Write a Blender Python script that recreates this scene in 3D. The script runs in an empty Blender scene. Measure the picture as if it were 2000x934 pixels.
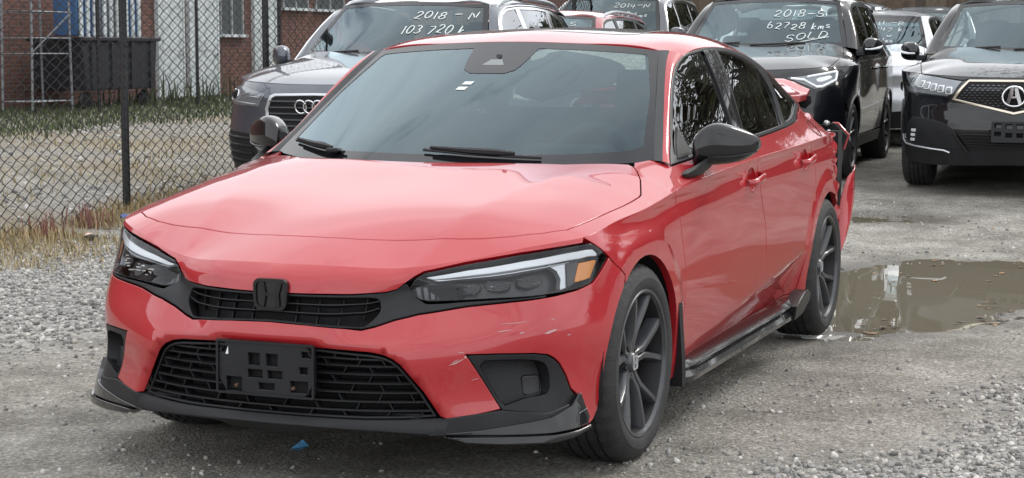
import bpy, bmesh, math, random
import numpy as np
from mathutils import Matrix, Vector
from mathutils.geometry import delaunay_2d_cdt
random.seed(7); RNG = np.random.default_rng(11)
SC = bpy.context.scene; COL = SC.collection
# ---------------------------------------------------------------- camera
CAMC = np.array([5.359, 2.580, 1.324]); YAW, PITCH, ROLL, FPX = math.radians(-21.903), math.radians(6.129), math.radians(.044), 3456.1
_d = np.array([-math.cos(YAW)*math.cos(PITCH), math.sin(YAW)*math.cos(PITCH), -math.sin(PITCH)])
_r = np.cross(_d, [0, 0, 1.]); _r /= np.linalg.norm(_r); _u = np.cross(_r, _d)
_R, _U = math.cos(ROLL)*_r+math.sin(ROLL)*_u, -math.sin(ROLL)*_r+math.cos(ROLL)*_u
cam = bpy.data.objects.new('camera', bpy.data.cameras.new('camera')); COL.objects.link(cam)
cam.matrix_world = Matrix(((_R[0], _U[0], -_d[0], CAMC[0]), (_R[1], _U[1], -_d[1], CAMC[1]), (_R[2], _U[2], -_d[2], CAMC[2]), (0, 0, 0, 1)))
cam.data.sensor_fit = 'HORIZONTAL'; cam.data.sensor_width = 36; cam.data.lens = FPX/2000*36; cam.data.clip_start = .05; cam.data.clip_end = 2000
SC.camera = cam
# ---------------------------------------------------------------- sky, sun, exposure
SUN_EL, SUN_AZ = math.radians(42), math.radians(152)          # azimuth measured from +X towards +Y
world = bpy.data.worlds.new('World'); SC.world = world; world.use_nodes = True
nt = world.node_tree; nt.nodes.clear(); N = nt.nodes.new; L = nt.links.new
sky = N('ShaderNodeTexSky'); sky.sky_type = 'NISHITA'; sky.sun_disc = False; sky.sun_elevation = SUN_EL; sky.sun_rotation = math.pi/2-SUN_AZ
sky.dust_density = 2.0; sky.altitude = 200
tc = N('ShaderNodeTexCoord'); mp = N('ShaderNodeMapping'); mp.inputs['Scale'].default_value = (1, 1, 2.6); L(tc.outputs['Generated'], mp.inputs[0])
n1 = N('ShaderNodeTexNoise'); n1.inputs['Scale'].default_value = 2.3; n1.inputs['Detail'].default_value = 7; n1.inputs['Roughness'].default_value = .56; n1.inputs['Distortion'].default_value = .5; L(mp.outputs[0], n1.inputs[0])
n2 = N('ShaderNodeTexNoise'); n2.inputs['Scale'].default_value = 3.4; n2.inputs['Detail'].default_value = 5; L(mp.outputs[0], n2.inputs[0])
cov = N('ShaderNodeMapRange'); cov.inputs[1].default_value = .22; cov.inputs[2].default_value = .41; L(n1.outputs[0], cov.inputs[0])
cl = N('ShaderNodeValToRGB'); cl.color_ramp.elements[0].position = .36; cl.color_ramp.elements[0].color = (8.8, 9.1, 9.5, 1); cl.color_ramp.elements[1].position = .66; cl.color_ramp.elements[1].color = (11.4, 11.5, 11.7, 1); L(n2.outputs[0], cl.inputs[0])
mx = N('ShaderNodeMixRGB'); L(cov.outputs[0], mx.inputs[0]); L(sky.outputs[0], mx.inputs[1]); L(cl.outputs[0], mx.inputs[2])
bg = N('ShaderNodeBackground'); bg.inputs[1].default_value = .125; L(mx.outputs[0], bg.inputs[0]); wo = N('ShaderNodeOutputWorld'); L(bg.outputs[0], wo.inputs[0])
sl = bpy.data.lights.new('sun', 'SUN'); sl.energy = 1.05; sl.angle = math.radians(14); sl.color = (1, .95, .88)
sun = bpy.data.objects.new('sun', sl); COL.objects.link(sun)
_sd = Vector((math.cos(SUN_EL)*math.cos(SUN_AZ), math.cos(SUN_EL)*math.sin(SUN_AZ), math.sin(SUN_EL))); sun.rotation_euler = _sd.to_track_quat('Z', 'Y').to_euler()
SC.view_settings.view_transform = 'Standard'; SC.view_settings.look = 'None'; SC.view_settings.gamma = 1; SC.view_settings.use_curve_mapping = False
SC.view_settings.exposure = 0.42
SC.render.engine = 'CYCLES'; SC.cycles.use_denoising = True; SC.cycles.max_bounces = 10; SC.cycles.transparent_max_bounces = 16; SC.cycles.caustics_reflective = False; SC.cycles.caustics_refractive = False
# ---------------------------------------------------------------- materials
MATS = {}
def mat(name, col, rough=.5, metal=0, coat=0, spec=.5, noise=0, nscale=20, bump=0, bscale=60, emit=0, dirt=0):
    if name in MATS: return MATS[name]
    m = bpy.data.materials.new(name); m.use_nodes = True; t = m.node_tree; b = t.nodes['Principled BSDF']; MATS[name] = m
    b.inputs['Base Color'].default_value = (*col, 1); b.inputs['Roughness'].default_value = rough; b.inputs['Metallic'].default_value = metal
    b.inputs['Coat Weight'].default_value = coat; b.inputs['Coat Roughness'].default_value = .03; b.inputs['Specular IOR Level'].default_value = spec
    if emit: b.inputs['Emission Color'].default_value = (*col, 1); b.inputs['Emission Strength'].default_value = emit
    if noise or bump or dirt:
        c = t.nodes.new('ShaderNodeTexCoord')
        n = t.nodes.new('ShaderNodeTexNoise'); n.inputs['Scale'].default_value = nscale; n.inputs['Detail'].default_value = 6; t.links.new(c.outputs['Object'], n.inputs[0])
        src = None
        if noise:
            r = t.nodes.new('ShaderNodeValToRGB'); r.color_ramp.elements[0].position = .3; r.color_ramp.elements[1].position = .7
            r.color_ramp.elements[0].color = (*[max(0, x*(1-noise)) for x in col], 1); r.color_ramp.elements[1].color = (*[min(1, x*(1+noise)) for x in col], 1)
            t.links.new(n.outputs[0], r.inputs[0]); src = r.outputs[0]; t.links.new(src, b.inputs['Base Color'])
            mr = t.nodes.new('ShaderNodeMapRange'); mr.inputs[3].default_value = max(.02, rough-.08); mr.inputs[4].default_value = min(1, rough+.12); t.links.new(n.outputs[0], mr.inputs[0]); t.links.new(mr.outputs[0], b.inputs['Roughness'])
        if dirt:      # road film: patchy, thicker low on the body
            sx = t.nodes.new('ShaderNodeSeparateXYZ'); t.links.new(c.outputs['Object'], sx.inputs[0])
            n2 = t.nodes.new('ShaderNodeTexNoise'); n2.inputs['Scale'].default_value = 5; n2.inputs['Detail'].default_value = 8; n2.inputs['Roughness'].default_value = .7; t.links.new(c.outputs['Object'], n2.inputs[0])
            mz = t.nodes.new('ShaderNodeMapRange'); mz.inputs[1].default_value = .15; mz.inputs[2].default_value = .62; mz.inputs[3].default_value = 1; mz.inputs[4].default_value = .12; t.links.new(sx.outputs[2], mz.inputs[0])
            mn = t.nodes.new('ShaderNodeMapRange'); mn.inputs[1].default_value = .35; mn.inputs[2].default_value = .75; t.links.new(n2.outputs[0], mn.inputs[0])
            mu = t.nodes.new('ShaderNodeMath'); mu.operation = 'MULTIPLY'; t.links.new(mz.outputs[0], mu.inputs[0]); t.links.new(mn.outputs[0], mu.inputs[1])
            mu2 = t.nodes.new('ShaderNodeMath'); mu2.operation = 'MULTIPLY'; mu2.inputs[1].default_value = dirt; t.links.new(mu.outputs[0], mu2.inputs[0])
            mix = t.nodes.new('ShaderNodeMixRGB'); mix.inputs[1].default_value = (*col, 1); mix.inputs[2].default_value = (.30, .26, .22, 1); t.links.new(mu2.outputs[0], mix.inputs[0])
            if src: t.links.new(src, mix.inputs[1])
            t.links.new(mix.outputs[0], b.inputs['Base Color'])
            ad = t.nodes.new('ShaderNodeMapRange'); ad.inputs[3].default_value = rough; ad.inputs[4].default_value = min(.9, rough+.5); t.links.new(mu2.outputs[0], ad.inputs[0]); t.links.new(ad.outputs[0], b.inputs['Roughness'])
            cr = t.nodes.new('ShaderNodeMapRange'); cr.inputs[3].default_value = .03; cr.inputs[4].default_value = .45; t.links.new(mu2.outputs[0], cr.inputs[0]); t.links.new(cr.outputs[0], b.inputs['Coat Roughness'])
        if bump:
            n3 = t.nodes.new('ShaderNodeTexNoise'); n3.inputs['Scale'].default_value = bscale; n3.inputs['Detail'].default_value = 4; t.links.new(c.outputs['Object'], n3.inputs[0])
            bp = t.nodes.new('ShaderNodeBump'); bp.inputs['Strength'].default_value = bump; bp.inputs['Distance'].default_value = .01; t.links.new(n3.outputs[0], bp.inputs['Height']); t.links.new(bp.outputs[0], b.inputs['Normal'])
    return m
def glass(name, tint, ior=1.5, boost=1.6, rough=0.0, refl=(.95, .97, 1)):
    if name in MATS: return MATS[name]
    m = bpy.data.materials.new(name); m.use_nodes = True; t = m.node_tree; t.nodes.clear(); MATS[name] = m
    o = t.nodes.new('ShaderNodeOutputMaterial'); tr = t.nodes.new('ShaderNodeBsdfTransparent'); tr.inputs[0].default_value = (*tint, 1)
    gl = t.nodes.new('ShaderNodeBsdfGlossy'); gl.inputs['Roughness'].default_value = rough; gl.inputs[0].default_value = (*refl, 1)
    fr = t.nodes.new('ShaderNodeFresnel'); fr.inputs[0].default_value = ior; mu = t.nodes.new('ShaderNodeMath'); mu.operation = 'MULTIPLY'; mu.use_clamp = True; mu.inputs[1].default_value = boost
    mi = t.nodes.new('ShaderNodeMixShader'); t.links.new(fr.outputs[0], mu.inputs[0]); t.links.new(mu.outputs[0], mi.inputs[0]); t.links.new(tr.outputs[0], mi.inputs[1]); t.links.new(gl.outputs[0], mi.inputs[2]); t.links.new(mi.outputs[0], o.inputs[0])
    return m
# ---------------------------------------------------------------- object helpers
def link(name, me, parent=None, mats=()):
    o = bpy.data.objects.new(name, me); COL.objects.link(o)
    for m in mats: me.materials.append(m)
    if parent: o.parent = parent
    return o
def empty(name, loc=(0, 0, 0), rz=0, label=None, cat=None, group=None):
    o = bpy.data.objects.new(name, None); COL.objects.link(o); o.location = loc; o.rotation_euler = (0, 0, rz); o.empty_display_size = .1
    if label: tag(o, label, cat, group)
    return o
def tag(o, label=None, cat=None, group=None, kind=None):
    if label: o['label'] = label
    if cat: o['category'] = cat
    if group: o['group'] = group
    if kind: o['kind'] = kind
    return o
def mesh(name, V, F, m, parent=None, smooth=True, ang=None, nrm=None):
    me = bpy.data.meshes.new(name); me.from_pydata([tuple(map(float, v)) for v in V], [], [tuple(map(int, f)) for f in F])
    if smooth: me.polygons.foreach_set('use_smooth', [True]*len(me.polygons))
    if ang is not None and nrm is None: me.set_sharp_from_angle(angle=math.radians(ang))
    if nrm is not None: me.normals_split_custom_set_from_vertices([tuple(n) for n in nrm])
    me.validate(); me.update()
    return link(name, me, parent, [m])
class MB:
    """collects shapes for ONE mesh"""
    def __init__(s): s.V = []; s.F = []; s.n = 0
    def add(s, V, F):
        V = np.asarray(V, float).reshape(-1, 3); s.V.append(V); s.F += [tuple(int(i)+s.n for i in f) for f in F]; s.n += len(V); return s
    def box(s, c, d, R=None):
        x, y, z = np.array(d)/2.; V = np.array([(sx*x, sy*y, sz*z) for sx in (-1, 1) for sy in (-1, 1) for sz in (-1, 1)])
        if R is not None: V = V @ np.asarray(R).T
        return s.add(V+np.array(c), [(0, 1, 3, 2), (4, 6, 7, 5), (0, 4, 5, 1), (2, 3, 7, 6), (0, 2, 6, 4), (1, 5, 7, 3)])
    def bar(s, p, q, w, h, up=(0, 0, 1)):
        p, q = np.array(p, float), np.array(q, float); d = q-p; l = np.linalg.norm(d); d /= l; u = np.array(up, float); sd = np.cross(d, u)
        if np.linalg.norm(sd) < 1e-6: sd = np.cross(d, [1, 0, 0])
        sd /= np.linalg.norm(sd); u = np.cross(sd, d); return s.box((p+q)/2, (l, w, h), np.stack([d, sd, u], 1))
    def tube(s, pts, r, n=6, cap=True, flat=None):
        P = np.array(pts, float); r = np.broadcast_to(np.asarray(r, float), (len(P),)); T = np.gradient(P, axis=0); T /= np.linalg.norm(T, axis=1)[:, None]+1e-12
        u = np.array([0, 0, 1.]) if abs(T[0, 2]) < .9 else np.array([1., 0, 0]); R = []
        for i in range(len(P)):
            u = u-T[i]*(u@T[i]); u /= np.linalg.norm(u)+1e-12; v = np.cross(T[i], u); a = np.arange(n)/n*2*math.pi
            R.append(P[i]+r[i]*(np.cos(a)[:, None]*u+np.sin(a)[:, None]*v))
        F = [(i*n+j, i*n+(j+1) % n, (i+1)*n+(j+1) % n, (i+1)*n+j) for i in range(len(P)-1) for j in range(n)]
        if cap: F += [tuple(range(n))[::-1], tuple((len(P)-1)*n+j for j in range(n))]
        return s.add(np.concatenate(R), F)
    def lathe(s, prof, n=48, axis='y', c=(0, 0, 0), close=False):
        """prof: (radius, along-axis) pairs"""
        V = []
        for k in range(n):
            a = 2*math.pi*k/n
            for r, h in prof: V.append({'y': (r*math.cos(a), h, r*math.sin(a)), 'z': (r*math.cos(a), r*math.sin(a), h), 'x': (h, r*math.cos(a), r*math.sin(a))}[axis])
        m = len(prof); F = [(k*m+i, k*m+i+1, ((k+1) % n)*m+i+1, ((k+1) % n)*m+i) for k in range(n) for i in range(m-1 if not close else m) if not close or True]
        if close: F = [(k*m+i, k*m+(i+1) % m, ((k+1) % n)*m+(i+1) % m, ((k+1) % n)*m+i) for k in range(n) for i in range(m)]
        return s.add(np.array(V)+np.array(c), F)
    def prism(s, poly, f0, f1):
        """poly: 2-D points; f0, f1 map (u,v) to 3-D for back and front"""
        n = len(poly); V = [f0(*p) for p in poly]+[f1(*p) for p in poly]
        return s.add(V, [tuple(range(n))[::-1], tuple(range(n, 2*n))]+[(i, (i+1) % n, n+(i+1) % n, n+i) for i in range(n)])
    def grid(s, P, closeu=False):
        P = np.asarray(P, float); a, b = P.shape[:2]
        return s.add(P.reshape(-1, 3), [(i*b+j, i*b+j+1, ((i+1) % a)*b+j+1, ((i+1) % a)*b+j) for i in range(a if closeu else a-1) for j in range(b-1)])
    def build(s, name, m, parent=None, smooth=True, ang=38, mirror=False, bevel=0):
        V = np.concatenate(s.V); F = s.F
        if mirror: V = V*[1, -1, 1]; F = [f[::-1] for f in F]
        o = mesh(name, V, F, m, parent, smooth, ang if smooth else None)
        bm = bmesh.new(); bm.from_mesh(o.data); bmesh.ops.recalc_face_normals(bm, faces=bm.faces); bm.to_mesh(o.data); bm.free()
        if smooth: o.data.set_sharp_from_angle(angle=math.radians(ang))
        if bevel:
            b = o.modifiers.new('b', 'BEVEL'); b.width = bevel; b.segments = 2; b.limit_method = 'ANGLE'; b.angle_limit = math.radians(40)
        return o
def copy_tree(o, parent=None):
    c = o.copy(); COL.objects.link(c); c.parent = parent
    for ch in o.children: copy_tree(ch, c)
    return c
# ---------------------------------------------------------------- panels cut from a smooth surface
def inpoly(P, poly):
    x, y = P[:, 0], P[:, 1]; c = np.zeros(len(P), bool); a = poly; b = np.roll(poly, -1, 0)
    for (x1, y1), (x2, y2) in zip(a, b):
        if y1 == y2: continue
        k = ((y1 > y) != (y2 > y)) & (x < (x2-x1)*(y-y1)/(y2-y1)+x1); c ^= k
    return c
def polydist(P, poly):
    d = np.full(len(P), 1e9); 
    for a, b in zip(poly, np.roll(poly, -1, 0)):
        ab = b-a; t = np.clip(((P-a)@ab)/(ab@ab+1e-15), 0, 1); d = np.minimum(d, np.linalg.norm(P-a-t[:, None]*ab, axis=1))
    return d
def rsmp(poly, step):
    out = []
    for a, b in zip(poly, np.roll(poly, -1, 0)):
        n = max(1, int(math.ceil(np.linalg.norm(b-a)/step)))
        for k in range(n): out.append(a+(b-a)*k/n)
    return np.array(out)
def area(p): x, y = p[:, 0], p[:, 1]; return .5*np.sum(x*np.roll(y, -1)-y*np.roll(x, -1))
def offs(poly, g):
    """shift a counter-clockwise polygon inward by g"""
    poly = poly[np.linalg.norm(poly-np.roll(poly, 1, 0), axis=1) > 1e-7]
    e = np.roll(poly, -1, 0)-poly; l = np.linalg.norm(e, axis=1); n = np.c_[-e[:, 1], e[:, 0]]/l[:, None]; n0 = np.roll(n, 1, 0)
    b = n+n0; k = 1/np.maximum(.35, 1+(n*n0).sum(1)); return poly+g*b*k[:, None], -b/(np.linalg.norm(b, axis=1)[:, None]+1e-9)
def chaikin(p, it=2, closed=True):
    p = np.asarray(p, float)
    for _ in range(it):
        q = np.roll(p, -1, 0)
        if closed: p = np.stack([.75*p+.25*q, .25*p+.75*q], 1).reshape(-1, 2)
        else: p = np.r_[p[:1], np.stack([.75*p[:-1]+.25*p[1:], .25*p[:-1]+.75*p[1:]], 1).reshape(-1, 2), p[-1:]]
    return p
CEN = np.array([-1.3, 0, .55])
def dedup(p):
    p = np.asarray(p, float); return p[np.linalg.norm(p-np.roll(p, 1, 0), axis=1) > 1e-5]
def panel(name, surf, outline, m, parent, step=.03, gap=.002, depth=.012, edge=.0025, holes=(), lift=0, mirror=False, cen=None, push=None, cut=None):
    poly = dedup(outline)
    if area(poly) < 0: poly = poly[::-1]
    loops = [rsmp(poly, step*.7)]
    for h in holes:
        h = dedup(h); loops.append(rsmp(h[::-1] if area(h) > 0 else h, step*.7))
    outs = []; ins = []
    for lp in loops:
        p, o = offs(lp, gap+edge); ins.append(p); outs.append(o)
    lo, hi = ins[0].min(0), ins[0].max(0)
    gx, gy = np.meshgrid(np.arange(lo[0]+step*.3, hi[0], step), np.arange(lo[1]+step*.3, hi[1], step)); gx[1::2] += step*.5
    P = np.c_[gx.ravel(), gy.ravel()]; k = inpoly(P, ins[0]); P = P[k]
    for h in ins[1:]: P = P[~inpoly(P, h)]
    for lp in ins: P = P[polydist(P, lp) > step*.45]
    B = np.concatenate(ins); pts = np.r_[B, P]; ed = []; n0 = 0; lidx = []
    for lp in ins:
        n = len(lp); ed += [(n0+i, n0+(i+1) % n) for i in range(n)]; lidx.append(np.arange(n0, n0+n)); n0 += n
    vo, eo, fo, ov, _, _ = delaunay_2d_cdt([Vector(p) for p in pts], ed, [], 0, 1e-6)
    vo = np.array([tuple(v) for v in vo]); fo = np.array([f for f in fo if len(f) == 3]); mp = {}
    for i, l in enumerate(ov):
        for j in l: mp[j] = i
    c = vo[fo].mean(1); k = inpoly(c, ins[0])
    for h in ins[1:]: k &= ~inpoly(c, h)
    fo = fo[k]
    e = 1e-3; X = surf(vo[:, 0], vo[:, 1]); du = (surf(vo[:, 0]+e, vo[:, 1])-surf(vo[:, 0]-e, vo[:, 1]))/(2*e); dv = (surf(vo[:, 0], vo[:, 1]+e)-surf(vo[:, 0], vo[:, 1]-e))/(2*e)
    nr = np.cross(du, dv); nr /= np.linalg.norm(nr, axis=1)[:, None]; sgn = 1.
    if ((X-(CEN if cen is None else np.array(cen)))*nr).sum() < 0: nr = -nr; sgn = -1.; fo = fo[:, ::-1]
    if push is not None: X = push(X, nr)
    X = X+nr*lift; V = [X]; Nn = [nr]; F = [tuple(f) for f in fo]; nv = len(X)
    for lp, oo in zip(lidx, outs):
        ix = np.array([mp[i] for i in lp]); t = du[ix]*oo[:, :1]+dv[ix]*oo[:, 1:]; t /= np.linalg.norm(t, axis=1)[:, None]; n_ = nr[ix]; p = X[ix]; m_ = len(ix)
        r1 = p+t*edge*.7-n_*edge*.3; r2 = p+t*edge-n_*edge; r3 = p+t*edge*1.0-n_*max(depth, edge*1.2)
        V += [r1, r2, r3]; Nn += [(n_+t)/math.sqrt(2), t, t]; base = [ix, nv+np.arange(m_), nv+m_+np.arange(m_), nv+2*m_+np.arange(m_)]; nv += 3*m_
        for A, Bq in zip(base[:-1], base[1:]):
            for i in range(m_):
                j = (i+1) % m_; f = (A[i], Bq[i], Bq[j], A[j]); F.append(f if sgn > 0 else f[::-1])
    V = np.concatenate(V); Nn = np.concatenate(Nn)
    if mirror: V = V*[1, -1, 1]; Nn = Nn*[1, -1, 1]; F = [f[::-1] for f in F]
    return mesh(name, V, F, m, parent, True, None, Nn)
def both(name, surf, outline, m, parent, **k):
    return [panel(name, surf, outline, m, parent, **k), panel(name, surf, outline, m, parent, mirror=True, **k)]
def nrm_at(surf, u, v, e=1e-3):
    a = surf(u+e, v)-surf(u-e, v); b = surf(u, v+e)-surf(u, v-e); n = np.cross(a, b); return n/np.linalg.norm(n, axis=-1, keepdims=True)
# ---------------------------------------------------------------- smooth surface mathematics
def rbf_fit(P, v, lam=0.0, sc=(1, 1)):
    P = np.asarray(P, float) * np.array(sc); v = np.asarray(v, float); n = len(P)
    r = np.linalg.norm(P[:, None] - P[None], axis=2); A = r**3+np.diag(np.broadcast_to(np.asarray(lam, float), (n,)))
    Q = np.c_[np.ones(n), P]; M = np.zeros((n+3, n+3)); M[:n, :n] = A; M[:n, n:] = Q; M[n:, :n] = Q.T
    s = np.linalg.lstsq(M, np.r_[v, 0, 0, 0], rcond=None)[0]
    def f(a, b):
        a, b = np.broadcast_arrays(np.asarray(a, float), np.asarray(b, float)); sh = a.shape
        X = np.c_[a.ravel(), b.ravel()]*np.array(sc); out = np.empty(len(X))
        for i in range(0, len(X), 4000):
            x = X[i:i+4000]; rr = np.sqrt(((x[:, None]-P[None])**2).sum(2))
            out[i:i+4000] = (rr**3) @ s[:n] + s[n] + x @ s[n+1:]
        return out.reshape(sh)
    return f
def nspline(x, y):
    x = np.asarray(x, float); y = np.asarray(y, float); n = len(x); h = np.diff(x)
    A = np.eye(n); b = np.zeros((n,)+y.shape[1:])
    for i in range(1, n-1):
        A[i, i-1] = h[i-1]; A[i, i] = 2*(h[i-1]+h[i]); A[i, i+1] = h[i]
        b[i] = 6*((y[i+1]-y[i])/h[i]-(y[i]-y[i-1])/h[i-1])
    m = np.linalg.solve(A, b)
    def f(t):
        t = np.asarray(t, float); k = np.clip(np.searchsorted(x, t)-1, 0, n-2); hh = h[k]
        e = (lambda q: q[..., None]) if y.ndim > 1 else (lambda q: q)
        A_, B_ = (x[k+1]-t)/hh, (t-x[k])/hh
        return e(A_)*y[k]+e(B_)*y[k+1]+e((A_**3-A_)*hh*hh/6)*m[k]+e((B_**3-B_)*hh*hh/6)*m[k+1]
    return f
def lin(pts):
    p = np.array(sorted(pts), float); return lambda x: np.interp(x, p[:, 0], p[:, 1])
def sm(x, w): return w*np.logaddexp(0, np.asarray(x)/w)          # soft ramp
def sstep(x, a, b):
    t = np.clip((np.asarray(x)-a)/(b-a), 0, 1); return t*t*(3-2*t)

class Shell:
    """Outer skin of one car: W wraps nose, corners and flanks; H is hood and wing tops; G flanks above the shoulder; S screen; R roof."""
    def __init__(s, p):
        s.p = p; pts = np.array(p['plan'], float)
        m = np.r_[(pts[:0:-1]*[1, -1]), pts]; t = np.r_[0, np.cumsum(np.linalg.norm(np.diff(m, axis=0), axis=1)**.8)]
        f = nspline(t, m); tt = np.linspace(t[len(pts)-1], t[-1], 3000); q = f(tt); q[0, 1] = 0
        s.ca = np.r_[0, np.cumsum(np.linalg.norm(np.diff(q, axis=0), axis=1))]; s.cq = q
        g = np.gradient(q, s.ca, axis=0); g /= np.linalg.norm(g, axis=1)[:, None]; g[0] = (0, 1); s.cn = np.c_[g[:, 1], -g[:, 0]]
        P, v = [], []
        for d in p['skin']:
            a, o = s.to_a(d[0], d[1]); P.append((a, d[2])); v.append(o)
            if a < .95 and a > .02: P.append((-a, d[2])); v.append(o)
        for x, prof in p['flank']:
            a = s.a_at_x(x); y0 = np.interp(a, s.ca, s.cq[:, 1])
            for z, y in prof: P.append((a, z)); v.append(y-y0)
        s.D = rbf_fit(P, v, p.get('skin_lam', 0), (p.get('asc', .55), 1))
        K = np.array([(s.to_a(k[0], k[1])[0], k[2]) for k in p['shoulder']]); K = K[np.argsort(K[:, 0])]
        kk = np.r_[K[:0:-1]*[-1, 1], K] if K[0, 0] < .02 else K
        s.zKs = nspline(kk[:, 0], kk[:, 1]); s.amax = K[-1, 0]
        s.zK = lambda a: s.zKs(np.minimum(np.abs(a), s.amax))
        # hood
        aD = s.a_at_x(p['x_door']); ka = np.linspace(0, aD, p.get('nk', 34)); kp = s.W(ka, s.zK(ka)); s.kp = kp
        hp = np.array(p['hood'], float); al = np.r_[kp, hp]; lm = np.r_[np.full(len(kp), 1e-6), np.full(len(hp), p.get('hood_lam', 2e-3))]; q_ = al[:, 1] > 1e-3; al = np.r_[al, al[q_]*[1, -1, 1]]; lm = np.r_[lm, lm[q_]]
        s.hadd = p.get('hood_add', lambda x, y: 0*x)
        s.Hf = rbf_fit(al[:, :2], al[:, 2]-s.hadd(al[:, 0], np.abs(al[:, 1])), lm)
        # flank above shoulder
        ak = np.linspace(s.a_at_x(p['x_door']+.25), s.amax, 16); kk = s.W(ak, s.zK(ak)); gp = np.array(p['side'], float)
        al = np.r_[kk, gp]; s.Gf = rbf_fit(al[:, [0, 2]], al[:, 1], p.get('side_lam', 1e-6), (.5, 1))
        sp = np.array(p['screen'], float); sp = np.r_[sp, sp[sp[:, 1] > 1e-3]*[1, -1, 1]]; s.Sf = rbf_fit(sp[:, 1:], sp[:, 0], 1e-6)
        rp = np.array(p['roof'], float); rp = np.r_[rp, rp[rp[:, 1] > 1e-3]*[1, -1, 1]]; s.Rf = rbf_fit(rp[:, :2], rp[:, 2], 1e-6)
    def to_a(s, x, y):
        d = (s.cq[:, 0]-x)**2+(s.cq[:, 1]-y)**2; i = int(np.argmin(d)); return s.ca[i], float((np.array([x, y])-s.cq[i])@s.cn[i])
    def a_at_x(s, x):
        i = np.argmax(s.cq[:, 1] > .5*s.cq[:, 1].max()); return float(np.interp(-x, -s.cq[i:, 0], s.ca[i:]))
    def W(s, a, z):
        a, z = np.broadcast_arrays(np.asarray(a, float), np.asarray(z, float)); sg = np.where(a < 0, -1., 1.); b = np.abs(a)
        d = s.D(b, z)
        x = np.interp(b, s.ca, s.cq[:, 0]); y = np.interp(b, s.ca, s.cq[:, 1]); nx = np.interp(b, s.ca, s.cn[:, 0]); ny = np.interp(b, s.ca, s.cn[:, 1])
        if 'skin_add' in s.p: d = d+s.p['skin_add'](x, z, b)
        return np.stack([x+nx*d, sg*(y+ny*d), z+0*x], -1)
    def H(s, x, y): x, y = np.broadcast_arrays(x, y); return np.stack([x, y, s.Hf(x, y)+s.hadd(x, np.abs(y))], -1)
    def G(s, x, z): x, z = np.broadcast_arrays(x, z); return np.stack([x, s.Gf(x, z), z], -1)
    def S(s, y, z): y, z = np.broadcast_arrays(y, z); return np.stack([s.Sf(y, z), y, z], -1)
    def R(s, x, y): x, y = np.broadcast_arrays(x, y); return np.stack([x, y, s.Rf(x, y)], -1)
# ---------------------------------------------------------------- the red sedan: measured skin
def arch_flare(x, z, cx, r0=.40, w=.06, h=.010, zc=.322):
    r = np.hypot(x-cx, z-zc); return h*(1-sstep(r, r0-.004, r0+w))*sstep(z, .1, .3)
def hero_skin_add(x, z, a):
    side = sstep(a, 1.0, 1.25)
    zc = np.interp(x, [-2.5, -.4], [.465, .257]); tuck = -.30*sm(zc-z, .008)*sstep(-x, .38, .7)*(1-sstep(-x, 2.25, 2.42))
    zk = np.interp(x, [-3, -2.39, -1.2, -.36, 0], [.93, .918, .893, .851, .81])
    cr = -.010*np.exp(-((z-(zk-.045))/.035)**2)*side
    k = (np.abs(a) < .60) & (z > .23) & (z < .50)
    if np.any(k):
        P = np.c_[np.abs(a)[k], z[k]]; dd = np.where(inpoly(P, LGP), 0, polydist(P, LGP)); cr = np.array(cr, float); cr[k] -= .020*(1-sstep(dd, .001, .021))
    return side*(arch_flare(x, z, 0)+arch_flare(x, z, -2.735)+tuck)+cr
def hero_crease(x, y):
    yc = np.interp(x, [-.4, -.1, .1, .3, .6, .9], [.60, .572, .525, .465, .41, .37]); return -.13*sm(y-yc, .006)*sstep(x, -.33, -.12)
LGP = np.array([(-.2,.4575),(.15,.4575),(.325,.4485),(.36,.4425),(.386,.4315),(.409,.414),(.433,.3865),(.477,.334),(.526,.2615),(.44,.2555),(.3,.2525),(-.2,.2535)])
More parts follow.
